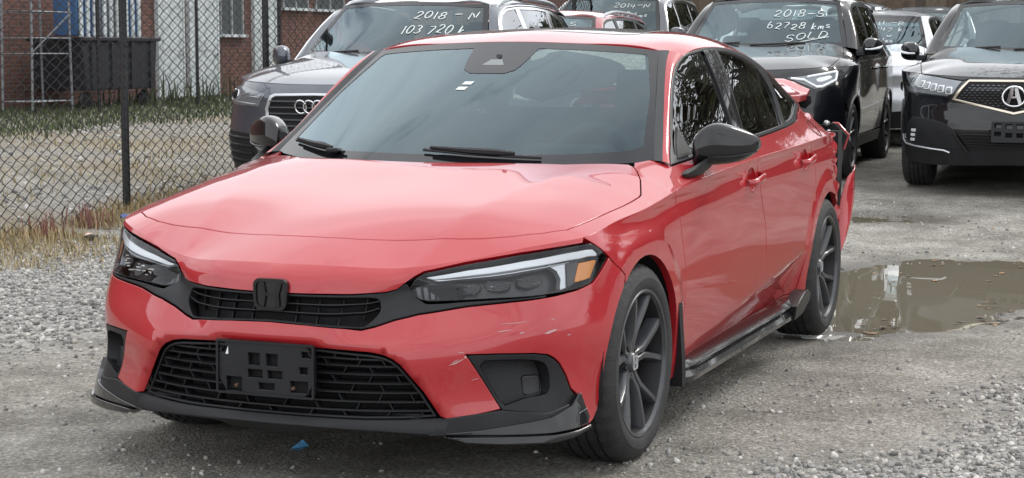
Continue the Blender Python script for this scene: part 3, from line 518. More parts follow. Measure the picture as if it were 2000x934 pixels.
# --- doors, sills and quarter panels
xm = [(-1.44, None), (-1.475,.77), (-1.575,.62), (-1.597,.5), (-1.565,.35), (-1.535,.245)]
midline = axz([(x, z) for x, z in xm[1:]])
aB = aX(-1.44); aR = aX(-2.40)
rdr = axz([(-2.435,.85),(-2.475,.74),(-2.487,.67),(-2.462,.625)])+[(aX(-2.735)-.41*math.cos(math.radians(t)), ZC+.41*math.sin(math.radians(t))) for t in (40+90+6, 150, 165, 178)]
rdr = axz([(-2.435,.85),(-2.475,.74),(-2.487,.67),(-2.46,.62),(-2.40,.555),(-2.35,.47),(-2.327,.38),(-2.325,.245)])
dr = []
for mir in (False, True):
    fd = empty('front_door'); fd.parent = car; rd = empty('rear_door'); rd.parent = car; qp = empty('quarter_panel'); qp.parent = car
    f_lo = [tuple(p) for p in kl(aD, aB, 20, .0042)]+midline+axz([(-.45,.245),(-.455,.28),(-.456,.405),(-.448,.584),(-.40,.72),(-.362,.82)])
    cuph = lambda x0, z0: [(aX(x0)-.012+.066*math.cos(q), z0+.046*math.sin(q)) for q in np.linspace(0, 2*math.pi, 28, endpoint=False)]
    panel('door_skin', W, f_lo, RED, fd, step=.03, gap=.0018, edge=.0022, depth=.02, mirror=mir, holes=[cuph(-1.365,.818)])
    f_hi = [tuple(p) for p in kxz(-.357, -1.44, 20)]+[(-1.425,.9645),(-1.1,.953),(-.731,.9325),(-.530,.920),(-.505,.911),(-.435,.889),(-.394,.868)]
    panel('door_shoulder', G, f_hi, RED, fd, step=.03, gap=.0009, edge=.0009, depth=.012, mirror=mir)
    r_lo = [tuple(p) for p in kl(aB, aR, 20, .0042)]+rdr+midline[::-1]
    panel('door_skin', W, r_lo, RED, rd, step=.03, gap=.0018, edge=.0022, depth=.02, mirror=mir, holes=[cuph(-2.285,.842)])
    r_hi = [tuple(p) for p in kxz(-1.44, -2.40, 20)]+[(-2.39,1.004),(-2.199,.993),(-1.641,.9725),(-1.425,.9645)]
    panel('door_shoulder', G, r_hi, RED, rd, step=.03, gap=.0009, edge=.0009, depth=.012, mirror=mir)
    sg = -1 if mir else 1
    def crump(X, n, sg=sg):
        if sg < 0: return X
        t = sstep(-X[:, 0], 2.62, 3.1); f = np.sin(X[:, 0]*23+X[:, 2]*17)*np.sin(X[:, 2]*31-X[:, 0]*9+1)+.6*np.sin(X[:, 2]*52+X[:, 0]*40); r_ = np.abs(np.sin(X[:, 0]*14-X[:, 2]*26+.6))
        return X+n*(t*(.010*f-.02*r_-.014*sstep(-X[:, 0], 2.85, 3.1)))[:, None]
    xe = -3.12
    end = axz([(xe,.90),(xe-.03,.83),(xe+.01,.77),(xe-.02,.70),(xe+.015,.64),(xe-.01,.585),(xe+.02,.50)]) if not mir else axz([(-3.45,.9),(-3.45,.5)])
    q_lo = [tuple(p) for p in kl(aR, aX(xe if not mir else -3.45), 16, .0032)]+end+([(aX(-2.735)+.335,.43)] if not mir else [(aX(-3.1),.3)])+[(aX(-2.735)-AR*math.cos(math.radians(t)), ZC+AR*math.sin(math.radians(t))) for t in np.linspace(162, -14, 22)]+axz([(-2.325,.24)])+rdr[::-1]
    panel('quarter_skin', W, q_lo, RED, qp, step=.02, gap=.0014, edge=.0018, depth=.025, mirror=mir, push=crump)
    qk = kxz(-2.40, xe if not mir else -3.45, 16)
    q_hi = [tuple(p) for p in qk]+[(-3.02,.962),(-2.9,1.005),(-2.79,1.045),(-2.715,1.073),(-2.712,1.062),(-2.60,1.042),(-2.545,1.036),(-2.47,1.012),(-2.39,1.004)]
    panel('quarter_shoulder', G, q_hi, RED, qp, step=.02, gap=.0005, edge=.0008, depth=.012, mirror=mir, push=crump)
    rk = axz([(-.345,.205),(-.45,.205),(-.45,.243)])[1:]+axz([(-1.2,.243),(-2.325,.243),(-2.36,.215),(-2.36,.185),(-1.2,.180),(-.45,.185)])
    panel('rocker', W, rk, RED, car, step=.03, gap=.001, edge=.002, depth=.03, mirror=mir)
    # fuel flap ring
    if not mir:
        t = np.linspace(0, 2*math.pi, 30); c = np.array([-2.66, .965]); b = MB(); P = np.c_[c[0]+.055*np.cos(t), c[1]+.035*np.sin(t)]; X = G(P[:, 0], P[:, 1]); b.tube(crump(X, np.tile([0, .93, .37], (30, 1)))+[0, .001, 0], .0018, 5); b.build('fuel_flap_gap', DRK, qp)
    # handles
    for root, x0, z0 in ((fd, -1.365, .818), (rd, -2.285, .842)):
        b = MB(); n = 22; s_ = np.linspace(-1, 1, n); xs = x0+.098*s_; zz = z0+.010*s_*-1+.004
        ys = W(np.array([aX(x) for x in xs]), zz)[:, 1]; bow = .034*(1-np.abs(s_)**4)**.5; hh = .0165-.004*s_**2; R = []
        for k in range(n):
            a = np.linspace(0, 2*math.pi, 12, endpoint=False); R.append(np.c_[np.full(12, xs[k]), ys[k]+bow[k]+.009*np.cos(a), zz[k]+hh[k]*np.sin(a)])
        b.grid(np.concatenate([np.stack(R), np.stack(R)[:, :1]], 1)); b.build('handle', RED, root, mirror=mir, ang=60)
        cup = np.array([aX(x0)+0, z0]); t = np.linspace(0, 2*math.pi, 24, endpoint=False); b = MB(); rr_ = [(1.06, -.003), (.97, -.005), (.86, -.012), (.6, -.024), (.0, -.028)]
        R = []
        for s1, d in rr_: R.append([wpt(cup[0]+.068*s1*math.cos(q)-.012, cup[1]+.048*s1*math.sin(q), d) for q in t])
        R = np.array(R).transpose(1, 0, 2); b.grid(np.concatenate([R, R[:1]])); b.build('handle_cup', RED, root, mirror=mir, ang=60)
    # side skirt with rear winglet
    b = MB(); n = 30; xs = np.linspace(-.405, -2.17, n); R = []
    for x in xs:
        e = sstep(-x, .40, .50)*(1-.15*sstep(-x, 2.0, 2.17)); up = .012*sstep(-x, 1.85, 2.17); y0 = .862
        R.append([(x, y0-.03, .252), (x, y0+.006+.012*e, .250+up), (x, y0+.012+.030*e, .232+up), (x, y0+.010+.018*e, .216+up), (x, y0+.014+.036*e, .199), (x, y0+.010+.030*e, .176), (x, y0-.05, .168)])
    b.grid(np.array(R)); b.build('side_skirt', GLB, car, mirror=mir, ang=35)
    b = MB(); wl = [(-1.99,.238),(-2.13,.282),(-2.20,.285),(-2.25,.268),(-2.25,.230),(-2.17,.180),(-2.02,.172)]
    b.prism(wl, lambda x, z: np.array([x, .868, z]), lambda x, z: np.array([x, .912+.02*sstep(z, .19, .25), z])); b.build('skirt_winglet', mat('winglet_black', (.010, .010, .012), .35), car, mirror=mir, bevel=.004)
    # mud flap behind the front wheel, inner arch liners
    b = MB(); b.grid(np.array([[(-.345-.35*(.55-z)*.0-.05*(1-sstep(z, .2, .5)), y, z) for z in np.linspace(.175, .47, 8)] for y in (.70, .895)])); b.grid(np.array([[(-.385-.05*(1-sstep(z, .2, .5)), .895, z), (-.345-.05*(1-sstep(z, .2, .5)), .895, z)] for z in np.linspace(.175, .47, 8)])); b.build('mud_flap', BLK, car, mirror=mir)
    for cx, r_ in ((0, .365), (-2.735, .365)):
        b = MB(); t = np.radians(np.linspace(-12, 192, 30)); P = np.array([[(cx+r_*math.cos(q), y, ZC+r_*math.sin(q)) for y in (.45, .60, .75, .868)] for q in t]); b.grid(P); b.build('arch_liner', mat('liner', (.010, .010, .011), .85), car, mirror=mir)
# --- glasshouse
DLO = np.array([(-.530,.922),(-.60,.957),(-.668,.994),(-.751,1.061),(-.833,1.131),(-.90,1.182),(-.960,1.222),(-1.019,1.255),(-1.077,1.278),(-1.144,1.298),(-1.215,1.312),(-1.307,1.324),(-1.410,1.332),(-1.459,1.334),(-1.58,1.332),(-1.695,1.323),(-1.819,1.306),(-1.927,1.286),(-2.109,1.246),(-2.23,1.213),(-2.352,1.178),(-2.478,1.140),(-2.605,1.102),(-2.69,1.075),(-2.715,1.064),(-2.59,1.050),(-2.533,1.040),(-2.468,1.022),(-2.43,1.011),(-2.39,1.004),(-2.196,.9945),(-1.638,.9745),(-1.21,.957),(-.731,.9335)])
fg_ = np.array([(-.636,.956),(-.70,1.004),(-.773,1.060),(-.858,1.129),(-.93,1.182),(-.988,1.219),(-1.044,1.250),(-1.097,1.272),(-1.151,1.289),(-1.21,1.300),(-1.357,1.315),(-1.361,1.304),(-1.347,1.038),(-1.307,.974),(-.72,.944)])
rg_ = np.array([(-1.508,1.314),(-1.585,1.3125),(-1.664,1.305),(-1.781,1.289),(-1.891,1.267),(-1.967,1.243),(-2.018,1.215),(-2.077,1.170),(-2.112,1.128),(-2.118,1.067),(-2.086,1.006),(-1.615,.9885),(-1.435,.982),(-1.462,1.066)])
qg_ = np.array([(-2.142,1.224),(-2.259,1.192),(-2.392,1.151),(-2.577,1.092),(-2.601,1.081),(-2.517,1.063),(-2.44,1.042),(-2.328,1.024),(-2.19,1.014),(-2.172,1.02),(-2.205,1.083),(-2.190,1.161)])
for mir in (False, True):
    panel('window_trim', G, DLO, mat('satin_black_trim', (.016, .017, .019), .38), car, step=.025, gap=0, edge=.004, depth=.02, lift=.002, holes=[fg_, rg_, qg_], mirror=mir)
    for pane in (fg_, rg_, qg_): panel('side_window', G, pane, SDG, car, step=.04, gap=-.006, edge=.001, depth=.003, lift=-.006, mirror=mir)
    panel('pillar_cover', G, [(-1.352,1.316),(-1.402,1.322),(-1.412,1.30),(-1.36,.985),(-1.292,.980),(-1.322,1.05)], GLB, car, step=.03, gap=.001, edge=.002, depth=.01, lift=.005, mirror=mir)
    panel('pillar_cover', G, [(-1.418,1.322),(-1.470,1.322),(-1.440,1.05),(-1.408,.985),(-1.372,.985),(-1.424,1.30)], GLB, car, step=.03, gap=.001, edge=.002, depth=.01, lift=.005, mirror=mir)
    # A-pillar: loft from screen edge to window edge
    n = 26; t = np.linspace(0, 1, n); E = np.stack([-.535-.571*t, np.interp(t, [0, .5, 1], [.742,.662,.581]), np.interp(t, [0, .5, 1], [.937,1.135,1.319])], 1)
    zz = E[:, 2]; E = SS(E[:, 1], E[:, 2]); dz = np.linspace(.922, 1.300, n); dx = np.interp(dz, DLO[:11, 1], DLO[:11, 0]); Q = G(dx, dz)
    M_ = (E+Q)/2+np.stack([.004+0*t, .014-.002*t, .004+.002*t], 1)
    def pil(v0, v1, m, nm, lift):
        R = []
        for v in np.linspace(v0, v1, 9): R.append((1-v)**2*E+2*v*(1-v)*(2*M_-.5*(E+Q))+v*v*Q if False else (2*(v-.5)*(v-1))*E+(4*v*(1-v))*M_+(2*v*(v-.5))*Q)
        R = np.stack(R, 1)+np.array([.2, .9, .3])*lift; b = MB(); b.grid(R); o = b.build(nm, m, car, mirror=mir, ang=70)
    pil(.30, 1.0, RED, 'pillar', 0.0); pil(-.42, .30, mat('satin_black_trim', (.016, .017, .019), .38), 'pillar_strip', .0035); pil(-.1, 1.0, INT, 'pillar_trim', -.022)
wsl = [(0,.905),(.35,.912),(.55,.922),(.70,.932),(.742,.940)]; wst = [(.581,1.317),(.45,1.333),(.3,1.343),(.15,1.349),(0,1.351)]
wso = sym(np.array(wsl+wst)); wsi = sym(np.array([(0,.955),(.35,.958),(.55,.962),(.665,.972),(.69,.985),(.63,1.16),(.56,1.290),(.545,1.302),(.45,1.310),(.3,1.319),(.135,1.325),(.118,1.27),(.105,1.245),(.07,1.232),(0,1.232)]))
panel('windshield', SS, wso, WSG, car, step=.05, gap=0, edge=.001, depth=.004)
fr = panel('windshield_border', SS, wso, FRT, car, step=.03, gap=0, edge=.0005, depth=.001, lift=.0015, holes=[wsi])
rf = symy([(-1.047,0),(-1.064,.3),(-1.085,.45),(-1.107,.581),(-1.125,.625),(-1.148,.6575),(-1.215,.6625),(-1.307,.6695),(-1.41,.6795),(-1.57,.698),(-1.694,.7095),(-1.82,.72),(-1.929,.728),(-2.11,.736),(-2.352,.7465),(-2.601,.7595),(-2.70,.767),(-2.76,.70),(-2.60,.60),(-2.42,.5),(-2.34,.3),(-2.32,0)])
sun_o = symy([(-1.30,0),(-1.30,.30),(-1.31,.38),(-1.35,.415),(-1.42,.425),(-1.70,.425),(-1.72,.40),(-1.72,0)])
panel('roof', RR, rf, RED, car, step=.03, gap=0, edge=.002, depth=.02, holes=[sun_o])
panel('sunroof', RR, sun_o, GLB, car, step=.04, gap=.004, edge=.003, depth=.02, lift=.0015)
panel('rear_window', RR, symy([(-2.34,0),(-2.36,.3),(-2.44,.5),(-2.62,.6),(-2.78,.69),(-2.95,.6),(-3.0,0)]), SDG, car, step=.05, gap=0, edge=.002, depth=.004, lift=-.004)
# --- cowl and wipers
panel('cowl', lambda x, y: np.stack([x+0*y, y+0*x, .908+.012*0*x+.012*sstep(np.abs(y), .4, .74)*1.0+0*y], -1), symy([(-.15,0),(-.17,.35),(-.32,.60),(-.40,.70),(-.56,.745),(-.44,.58),(-.33,.35),(-.29,0)]), BLK, car, step=.05, gap=0, depth=.03)
def wiper(pts, name):
    P = np.array(pts, float); t = np.linspace(0, 1, len(P)); tt = np.linspace(0, 1, 24); y = np.interp(tt, t, P[:, 0]); z = np.interp(tt, t, P[:, 1]); X = SS(y, z); n = nrm_at(SS, y, z); n *= np.sign(n[:, :1]); wp = empty(name); wp.parent = car
    b = MB(); b.tube(X+n*.012, .006, 6); b.build('blade', GRN, wp); b = MB(); b.tube(X[4:22]+n[4:22]*.024, np.interp(np.linspace(0, 1, 18), [0, .2, .5, 1], [.006, .013, .010, .006]), 6); b.build('arm', BLK, wp)
wiper([(.40,.942),(.15,.952),(-.03,.962)], 'wiper'); wiper([(-.35,.946),(-.52,.958),(-.66,.972)], 'wiper')
b = MB(); b.box(SS(-.40, .950)+[.02, 0, .010], (.04, .05, .018)); b.build('wiper_hinge', BLK, car, bevel=.006)
# --- camera pod behind the screen, stickers, mirror
def spt(y, z, d): p = SS(np.array([y]), np.array([z]))[0]; n = nrm_at(SS, np.array([y]), np.array([z]))[0]; n = n*np.sign(n[0]); return p+n*d
b = MB(); b.prism([(-.105,1.322),(.105,1.322),(.10,1.24),(.06,1.218),(-.06,1.218),(-.10,1.24)], lambda y, z: spt(y, z, -.06), lambda y, z: spt(y, z, -.004)); b.build('camera_pod', mat('pod_plastic', (.03, .031, .034), .5), car, bevel=.008)
b = MB(); b.prism([(-.045,1.262),(.045,1.262),(.022,1.283),(-.022,1.283)], lambda y, z: spt(y, z, .0015), lambda y, z: spt(y, z, .0022)); b.build('camera_window', mat('pod_window', (.16, .18, .18), .2), car)
for (y, z, w) in ((-.045,1.197,.022), (-.055,1.178,.022)):
    b = MB(); b.prism([(y-w,z-.006),(y+w-.006,z-.006),(y+w,z+.005),(y-w+.006,z+.005)], lambda y, z: spt(y, z, .001), lambda y, z: spt(y, z, .0018)); b.build('sticker', mat('sticker_white', (.60, .64, .62), .5), car)
b = MB(); b.tube([(-.93, 0, 1.30), (-.90, 0, 1.235)], .012, 6); b.build('mirror_stalk', INT, car)
b = MB(); b.prism(rrect(.125, .035, .025), lambda u, v: np.array([-.895, u, 1.215+v]), lambda u, v: np.array([-.865, u*.96, 1.213+v*.9])); b.build('rear_view_mirror', INT, car, bevel=.008)
# --- cabin
b = MB(); prof = [(-.30,.89),(-.55,.915),(-.75,.90),(-.84,.84),(-.80,.70),(-.86,.45)]; b.grid(np.array([[(x, y, z-.05*abs(y)**3) for x, z in prof] for y in np.linspace(-.76, .76, 14)])); b.build('dashboard', DSH, car, ang=30)
b = MB(); b.prism(rrect(.16, .05, .03), lambda u, v: np.array([-.66, .36+u, .93+v]), lambda u, v: np.array([-.80, .36+u, .925+v])); b.build('instrument_hood', DSH, car, bevel=.01)
b = MB(); t = np.linspace(0, 2*math.pi, 33); c = np.array([-.92, .37, .865]); ux, vx = np.array([0, 1, 0]), np.array([-.42, 0, .91]); b.tube([c+.185*(math.cos(q)*ux+math.sin(q)*vx) for q in t], .016, 8, cap=False)
for q in (0, math.pi, 1.5*math.pi): b.tube([c+.02*np.array([.9, 0, .4]), c+.18*(math.cos(q)*ux+math.sin(q)*vx)], .016, 6)
b.prism(rrect(.075, .06, .03), lambda u, v: c+u*ux+v*vx, lambda u, v: c+u*ux*.9+v*vx*.9+np.array([-.035, 0, -.01])); b.build('steering_wheel', INT, car)
def seat(x, y, w=.52):
    st = empty('seat'); st.parent = car
    def cushion(nm, P, wd, r):
        b = MB(); R = []
        for (px, pz, tk) in P:
            a = np.linspace(0, 2*math.pi, 16, endpoint=False); R.append(np.c_[px+tk*np.sign(np.cos(a))*np.abs(np.cos(a))**.6, y+wd*.5*np.sign(np.sin(a))*np.abs(np.sin(a))**.45, np.full(16, pz)])
        R = np.stack(R); b.grid(np.concatenate([R, R[:, :1]], 1)); b.add(R[-1], [tuple(range(16))]); b.build(nm, INT, st, ang=60)
    cushion('backrest', [(x,.45,.06),(x-.03,.6,.075),(x-.08,.8,.07),(x-.13,.95,.06),(x-.16,1.03,.045),(x-.165,1.055,.01)], w, .05)
    cushion('headrest', [(x-.18,1.07,.02),(x-.18,1.08,.045),(x-.20,1.15,.05),(x-.215,1.22,.04),(x-.22,1.24,.008)], w*.5, .05)
    b = MB()
    for dy in (-.06, .06): b.tube([(x-.16, y+dy, 1.02), (x-.185, y+dy, 1.09)], .007, 6)
    b.build('post', CHR, st); b = MB(); b.box((x+.24, y, .42), (.52, w, .16)); b.build('cushion', INT, st, bevel=.04)
seat(-1.42, .37); seat(-1.42, -.37)
b = MB(); b.box((-2.35, 0, .62), (.25, 1.3, .55)); b.box((-2.40, 0, .93), (.18, 1.3, .10)); b.build('rear_bench', INT, car, bevel=.05)
b = MB(); b.box((-1.3, 0, .28), (2.6, 1.5, .08)); b.build('cabin_floor', DRK, car)
b = MB(); b.box((-2.55, 0, .90), (.06, 1.45, .30)); b.build('bulkhead', DRK, car)
for s_ in (-1, 1):
    b = MB(); b.box((-1.45, s_*.79, .61), (1.7, .05, .46)); b.build('door_card', INT, car)
b = MB(); b.box((.32, 0, .43), (.70, 1.05, .40)); b.box((-1.2, 0, .225), (3.2, 1.42, .05)); b.box((.62, 0, .24), (.32, .9, .06)); b.build('underbody', DRK, car)
# --- door mirrors
def mirror_shape(mir):
    r = empty('door_mirror'); r.parent = car; b = MB(); n = 20; R = []
    # outline lofted outward from the door: (y, x centre, z centre, half depth, half height)
    st = [(.834,-.742,1.000,.914,.046),(.840,-.745,1.022,.908,.058),(.866,-.758,1.050,.908,.070),(.90,-.776,1.066,.911,.077),(.93,-.793,1.062,.914,.078),(.965,-.814,1.049,.919,.073),(1.0,-.834,1.034,.932,.060),(1.028,-.846,1.018,.956,.040),(1.040,-.849,1.005,.972,.020)]
    for y, x, zt, zb, hx in st:
        a = np.linspace(0, 2*math.pi, n, endpoint=False); ca, sa = np.cos(a), np.sin(a); X = x+hx*np.sign(ca)*np.abs(ca)**.55; Z = (zt+zb)/2+(zt-zb)/2*np.sign(sa)*np.abs(sa)**.75+.012*ca*(sa > 0); R.append(np.c_[X, np.full(n, y), Z])
    R = np.stack(R); b.grid(np.concatenate([R, R[:, :1]], 1)); b.add(R[0], [tuple(range(n))]); b.add(R[-1], [tuple(range(n))]); o = b.build('mirror_cap', GLB, r, mirror=mir, ang=75)
    o.modifiers.new('s', 'SUBSURF').render_levels = 1
    b = MB(); b.tube([(-.700, .87, .945), (-.715, .92, .943), (-.745, .97, .946), (-.785, 1.01, .953), (-.83, 1.036, .962)], [.003, .004, .004, .004, .003], 5); b.build('mirror_line', GRN, r, mirror=mir)
    b = MB(); R = []
    for y, x, z, hx, hz in ((.850,-.60,.893,.085,.016),(.866,-.615,.896,.082,.020),(.880,-.66,.908,.066,.022),(.89,-.72,.925,.050,.020),(.89,-.75,.94,.04,.02)):
        a = np.linspace(0, 2*math.pi, 14, endpoint=False); R.append(np.c_[x+hx*np.cos(a), np.full(14, y), z+hz*np.sin(a)])
    R = np.stack(R); b.grid(np.concatenate([R, R[:, :1]], 1)); b.build('mirror_foot', BLK, r, mirror=mir, ang=75)
    b = MB(); b.prism([(-.62,.942),(-.70,.946),(-.76,.950),(-.775,1.045),(-.70,.995)], lambda x, z: G(x, z)+[0, -.002, 0], lambda x, z: G(x, z)+[0, .008, 0]); b.build('sail_panel', BLK, r, mirror=mir)
mirror_shape(False); mirror_shape(True)
# --- wheels
def tyre_mesh(R=.322, Ri=.232, w=.118, n=120):
    b = MB(); hw = w; prof = [(Ri, -hw+.02), (Ri+.012, -hw+.004), (Ri+.045, -hw-.006), (R-.03, -hw+.002), (R-.012, -hw+.016), (R-.003, -hw+.034)]
    for c in (-.055, -.018, .018, .055): prof += [(R, c-.006), (R-.007, c-.005), (R-.007, c+.005), (R, c+.006)]
    prof += [(R-.003, hw-.034), (R-.012, hw-.016), (R-.03, hw-.002), (R-.045, hw+.003), (R-.047, hw+.0045), (R-.055, hw+.0045), (Ri+.02, hw+.003), (Ri+.008, hw-.002), (Ri, hw-.008), (Ri-.004, hw-.02)]
    V = []; m_ = len(prof)
    for k in range(n):
        a = 2*math.pi*k/n
        for i, (r, h) in enumerate(prof):
            if (k % 3 == 0) and (r > R-.014): r -= .005
            V.append((r*math.cos(a), h, r*math.sin(a)))
    F = [(k*m_+i, k*m_+i+1, ((k+1) % n)*m_+i+1, ((k+1) % n)*m_+i) for k in range(n) for i in range(m_-1)]; b.add(V, F); return b
def wheel(parent, loc, rz=0, mirror=False, spin=0):
    w = empty('wheel', loc, rz+(math.pi if mirror else 0)); w.parent = parent
    b = tyre_mesh(); V = np.concatenate(b.V); V[:, 2] = np.maximum(V[:, 2], -.3195); b.V = [V]; b.build('tyre', RUB, w, ang=32)
    b = MB(); b.lathe([(.236,.108),(.240,.114),(.236,.118),(.229,.116),(.224,.104)], 72, 'y'); b.build('rim', RIM, w, ang=40); b = MB(); b.lathe([(.2245,.105),(.214,.06),(.205,-.02),(.208,-.10),(.236,-.11)], 60, 'y'); b.build('rim_barrel', mat('barrel_black', (.014, .014, .016), .5, .2), w, ang=40)
    b = MB(); fy = lambda r: np.interp(r, [0, .06, .12, .19, .226], [.074, .078, .092, .103, .106])
    for k in range(5):
        a0 = spin+2*math.pi*k/5
        sp = MB()
        for sg in (-1, 1):
            px_ = np.array([.028, .060, .098, .135, .180, .2205]); py_ = np.array([.013, .0125, .0125, .028, .0495, .0690])*sg; rs = np.hypot(px_, py_); an = np.arctan2(py_, px_); hw = np.array([.015, .0125, .0135, .0120, .0120, .0150]); P = []
            for r, a, h in zip(rs, an, hw):
                c = np.array([r*math.cos(a0+a), r*math.sin(a0+a)]); t = np.array([-math.sin(a0+a), math.cos(a0+a)]); f = fy(r); row = []
                for s_, d in ((-1.25, -.045), (-1.0, -.008), (-.55, 0), (.55, 0), (1.0, -.008), (1.25, -.045)):
                    q = c+t*h*s_; row.append((q[0], f+d, q[1]))
                P.append(row)
            sp.grid(np.array(P))
        V = []                                     # web between the two arms near the hub
        for r, da in ((.03, 20), (.065, 10), (.112, 5.5)): 
            for s_ in (-1, -.4, .4, 1): a = a0+math.radians(da*s_); V.append((r*math.cos(a), fy(r)-.010, r*math.sin(a)))
        sp.add(V, [(i*4+j, i*4+j+1, (i+1)*4+j+1, (i+1)*4+j) for i in range(2) for j in range(3)])
        sp.build('spoke', RIM, w, ang=35)
    b = MB(); b.lathe([(0,.088),(.026,.088),(.031,.084),(.034,.076),(.060,.070),(.064,.04)], 36, 'y'); b.build('hub', RIM, w, ang=35)
    for k in range(5):
        a = spin+2*math.pi*(k+.5)/5; b = MB(); b.lathe([(0,.080),(.007,.080),(.009,.076),(.009,.05)], 6, 'y', (.052*math.cos(a), 0, .052*math.sin(a))); b.build('lug_nut', GRN, w, smooth=False)
    em = empty('hub_emblem'); em.parent = w
    hbadge(em, lambda u, v, d: np.array([-u if not mirror else -u, .0885+d*.4, v]), .024, .023, .005, 'emblem_ring', 'emblem_plate', 'emblem_letter', SIL, SIL)
    b = MB(); b.lathe([(.05,.01),(.155,.01),(.155,-.01),(.05,-.01)], 40, 'y'); b.build('brake_disc', mat('brake_iron', (.16, .15, .14), .45, .8), w)
    b = MB(); b.lathe([(.0,-.09),(.23,-.09)], 40, 'y'); b.build('wheel_back', DRK, w)
    return w
wheel(car, (0, .765, .322), math.radians(-1.5), False, .42); wheel(car, (-2.735, .785, .322), 0, False, 1.30)
wheel(car, (0, -.765, .322), math.radians(-1.5), True, .1); wheel(car, (-2.735, -.785, .322), 0, True, .7)

# --- the wrecked tail: lifted trunk lid, bare lamp bracket and hanging bumper skin
lidf = lambda x, y: np.stack([x+0*y, y+0*x, 1.150+.14*(x+3.15)*0-.02*sstep(-x, 3.0, 3.45)+.028*np.sin((y-.1)*4)*sstep(-x, 3.0, 3.4)-.05*sstep(y, .50, .68)+.02*sstep(-x, 3.3, 3.42)], -1)
panel('trunk_lid', lidf, [(-2.97,.66),(-3.10,.675),(-3.30,.665),(-3.42,.655),(-3.45,.60),(-3.44,.2),(-3.44,-.6),(-3.0,-.64)], RED, car, step=.03, gap=0, edge=.004, depth=.03)
b = MB(); b.grid(np.array([[(-3.41+.05*k-.02*math.sin(6*y), y, 1.125-.085*k) for k in (0, .5, 1)] for y in np.linspace(-.55, .645, 14)])); b.build('trunk_lid_edge', RED, car)
b = MB(); b.prism([(.60,1.10),(.668,1.095),(.672,1.06),(.64,1.03),(.605,1.045)], lambda y, z: np.array([-3.36, y, z]), lambda y, z: np.array([-3.33, y+.01, z])); b.build('lamp_stub', GRN, car)
b = MB(); b.prism([(.70,.95),(.80,.965),(.865,.905),(.84,.835),(.83,.74),(.72,.70),(.62,.80)], lambda y, z: np.array([-3.37, y, z]), lambda y, z: np.array([-3.31+.04*(y-.7), y, z])); b.build('lamp_bracket', DRK, car, bevel=.004)
b = MB(); b.tube([(-3.32, .79, .962), (-3.33, .815, .962), (-3.335, .868, .905), (-3.335, .845, .835)], .006, 6); b.build('torn_edge', RED, car)
b = MB(); b.lathe([(0, .022), (.011, .018), (.016, .004), (.014, -.015), (.008, -.022)], 14, 'x', (-3.28, .770, .962)); b.build('bare_bulb', mat('bulb_glass', (.30, .31, .30), .08, .6, .5), car)
for p_ in ((-3.22, .792, .925), (-3.27, .815, .893), (-3.27, .805, .86)): b = MB(); b.lathe([(0, .012), (.008, .010), (.010, -.01)], 8, 'x', p_); b.build('clip', WHL, car)
b = MB(); b.box((-3.22, .60, .62), (.10, .5, .62)); b.box((-3.30, 0, .55), (.12, 1.3, .34)); b.build('tail_structure', DRK, car)
# hanging corner of the rear bumper: curved skin leaning outwards with a serrated top
L_ = [(-3.06,.858,.36),(-3.09,.862,.42),(-3.13,.868,.52),(-3.16,.873,.61),(-3.18,.885,.665),(-3.22,.892,.71)]; R_ = [(-3.07,.892,.345),(-3.12,.905,.41),(-3.20,.915,.50),(-3.26,.917,.60),(-3.29,.912,.70),(-3.32,.908,.765)]
L_, R_ = np.array(L_), np.array(R_); tt = np.linspace(0, 1, 18); I = lambda A: np.stack([np.interp(tt, np.linspace(0, 1, 6), A[:, k]) for k in range(3)], 1); A, B = I(L_), I(R_); B[10:, 2] += .006*np.sin(np.arange(8)*2.4)
b = MB(); b.grid(np.stack([A, A*.66+B*.34+[0, .006, 0], A*.33+B*.67+[0, .009, 0], B, B+[-.02, -.012, 0]], 1)); o = b.build('hanging_bumper', RED, car, ang=60); so = o.modifiers.new('t', 'SOLIDIFY'); so.thickness = .004
for k in (12, 14, 16): b = MB(); b.lathe([(0, .002), (.005, .002), (.005, 0)], 8, 'y', A[k]*.35+B[k]*.65+[.004, .012, .002]); b.build('clip_hole', DRK, car)
b = MB(); b.grid(np.array([[(-3.06-.10*q, .80+.05*s_, .42+.30*q) for s_ in (0, 1)] for q in np.linspace(0, 1, 6)])); b.build('torn_liner', BLK, car)
# ================================================================ ground
def vnoise(x, y, s, seed=0):
    x, y = np.asarray(x, float)*s, np.asarray(y, float)*s; r = np.random.default_rng(seed).random((64, 64)); i, j = np.floor(x).astype(int), np.floor(y).astype(int); u, v = x-i, y-j; u = u*u*(3-2*u); v = v*v*(3-2*v)
    g = lambda a, b: r[a % 64, b % 64]
    return (g(i, j)*(1-u)+g(i+1, j)*u)*(1-v)+(g(i, j+1)*(1-u)+g(i+1, j+1)*u)*v-.5
def gz0(x, y):
    s = np.interp(y, [-3, -.5], [3.2, 5.8]); return .18*sstep(-np.asarray(x)-s, 0, 5.5)+.009*np.clip(-np.asarray(x)-10.5, 0, 30)
PUD = [(np.array([(-2.95,.80),(-2.96,1.12),(-3.2,1.40),(-3.75,1.52),(-4.05,1.68),(-4.3,2.3),(-5.2,2.7),(-5.9,2.2),(-6.0,1.4),(-5.85,.95),(-5.6,.6),(-5.0,.40),(-4.4,.5),(-3.6,.45),(-3.2,.5)]), -.0125), (np.array([(-7.75,-.35),(-7.7,.2),(-7.95,.52),(-8.25,.4),(-8.35,-.1),(-8.1,-.45)]), None)]
def pud_d(x, y):
    P = np.c_[np.ravel(x), np.ravel(y)]; out = np.full(len(P), -9.)
    for pl, _ in PUD: d = polydist(P, pl); out = np.maximum(out, np.where(inpoly(P, pl), d, -d))
    return out.reshape(np.shape(x))
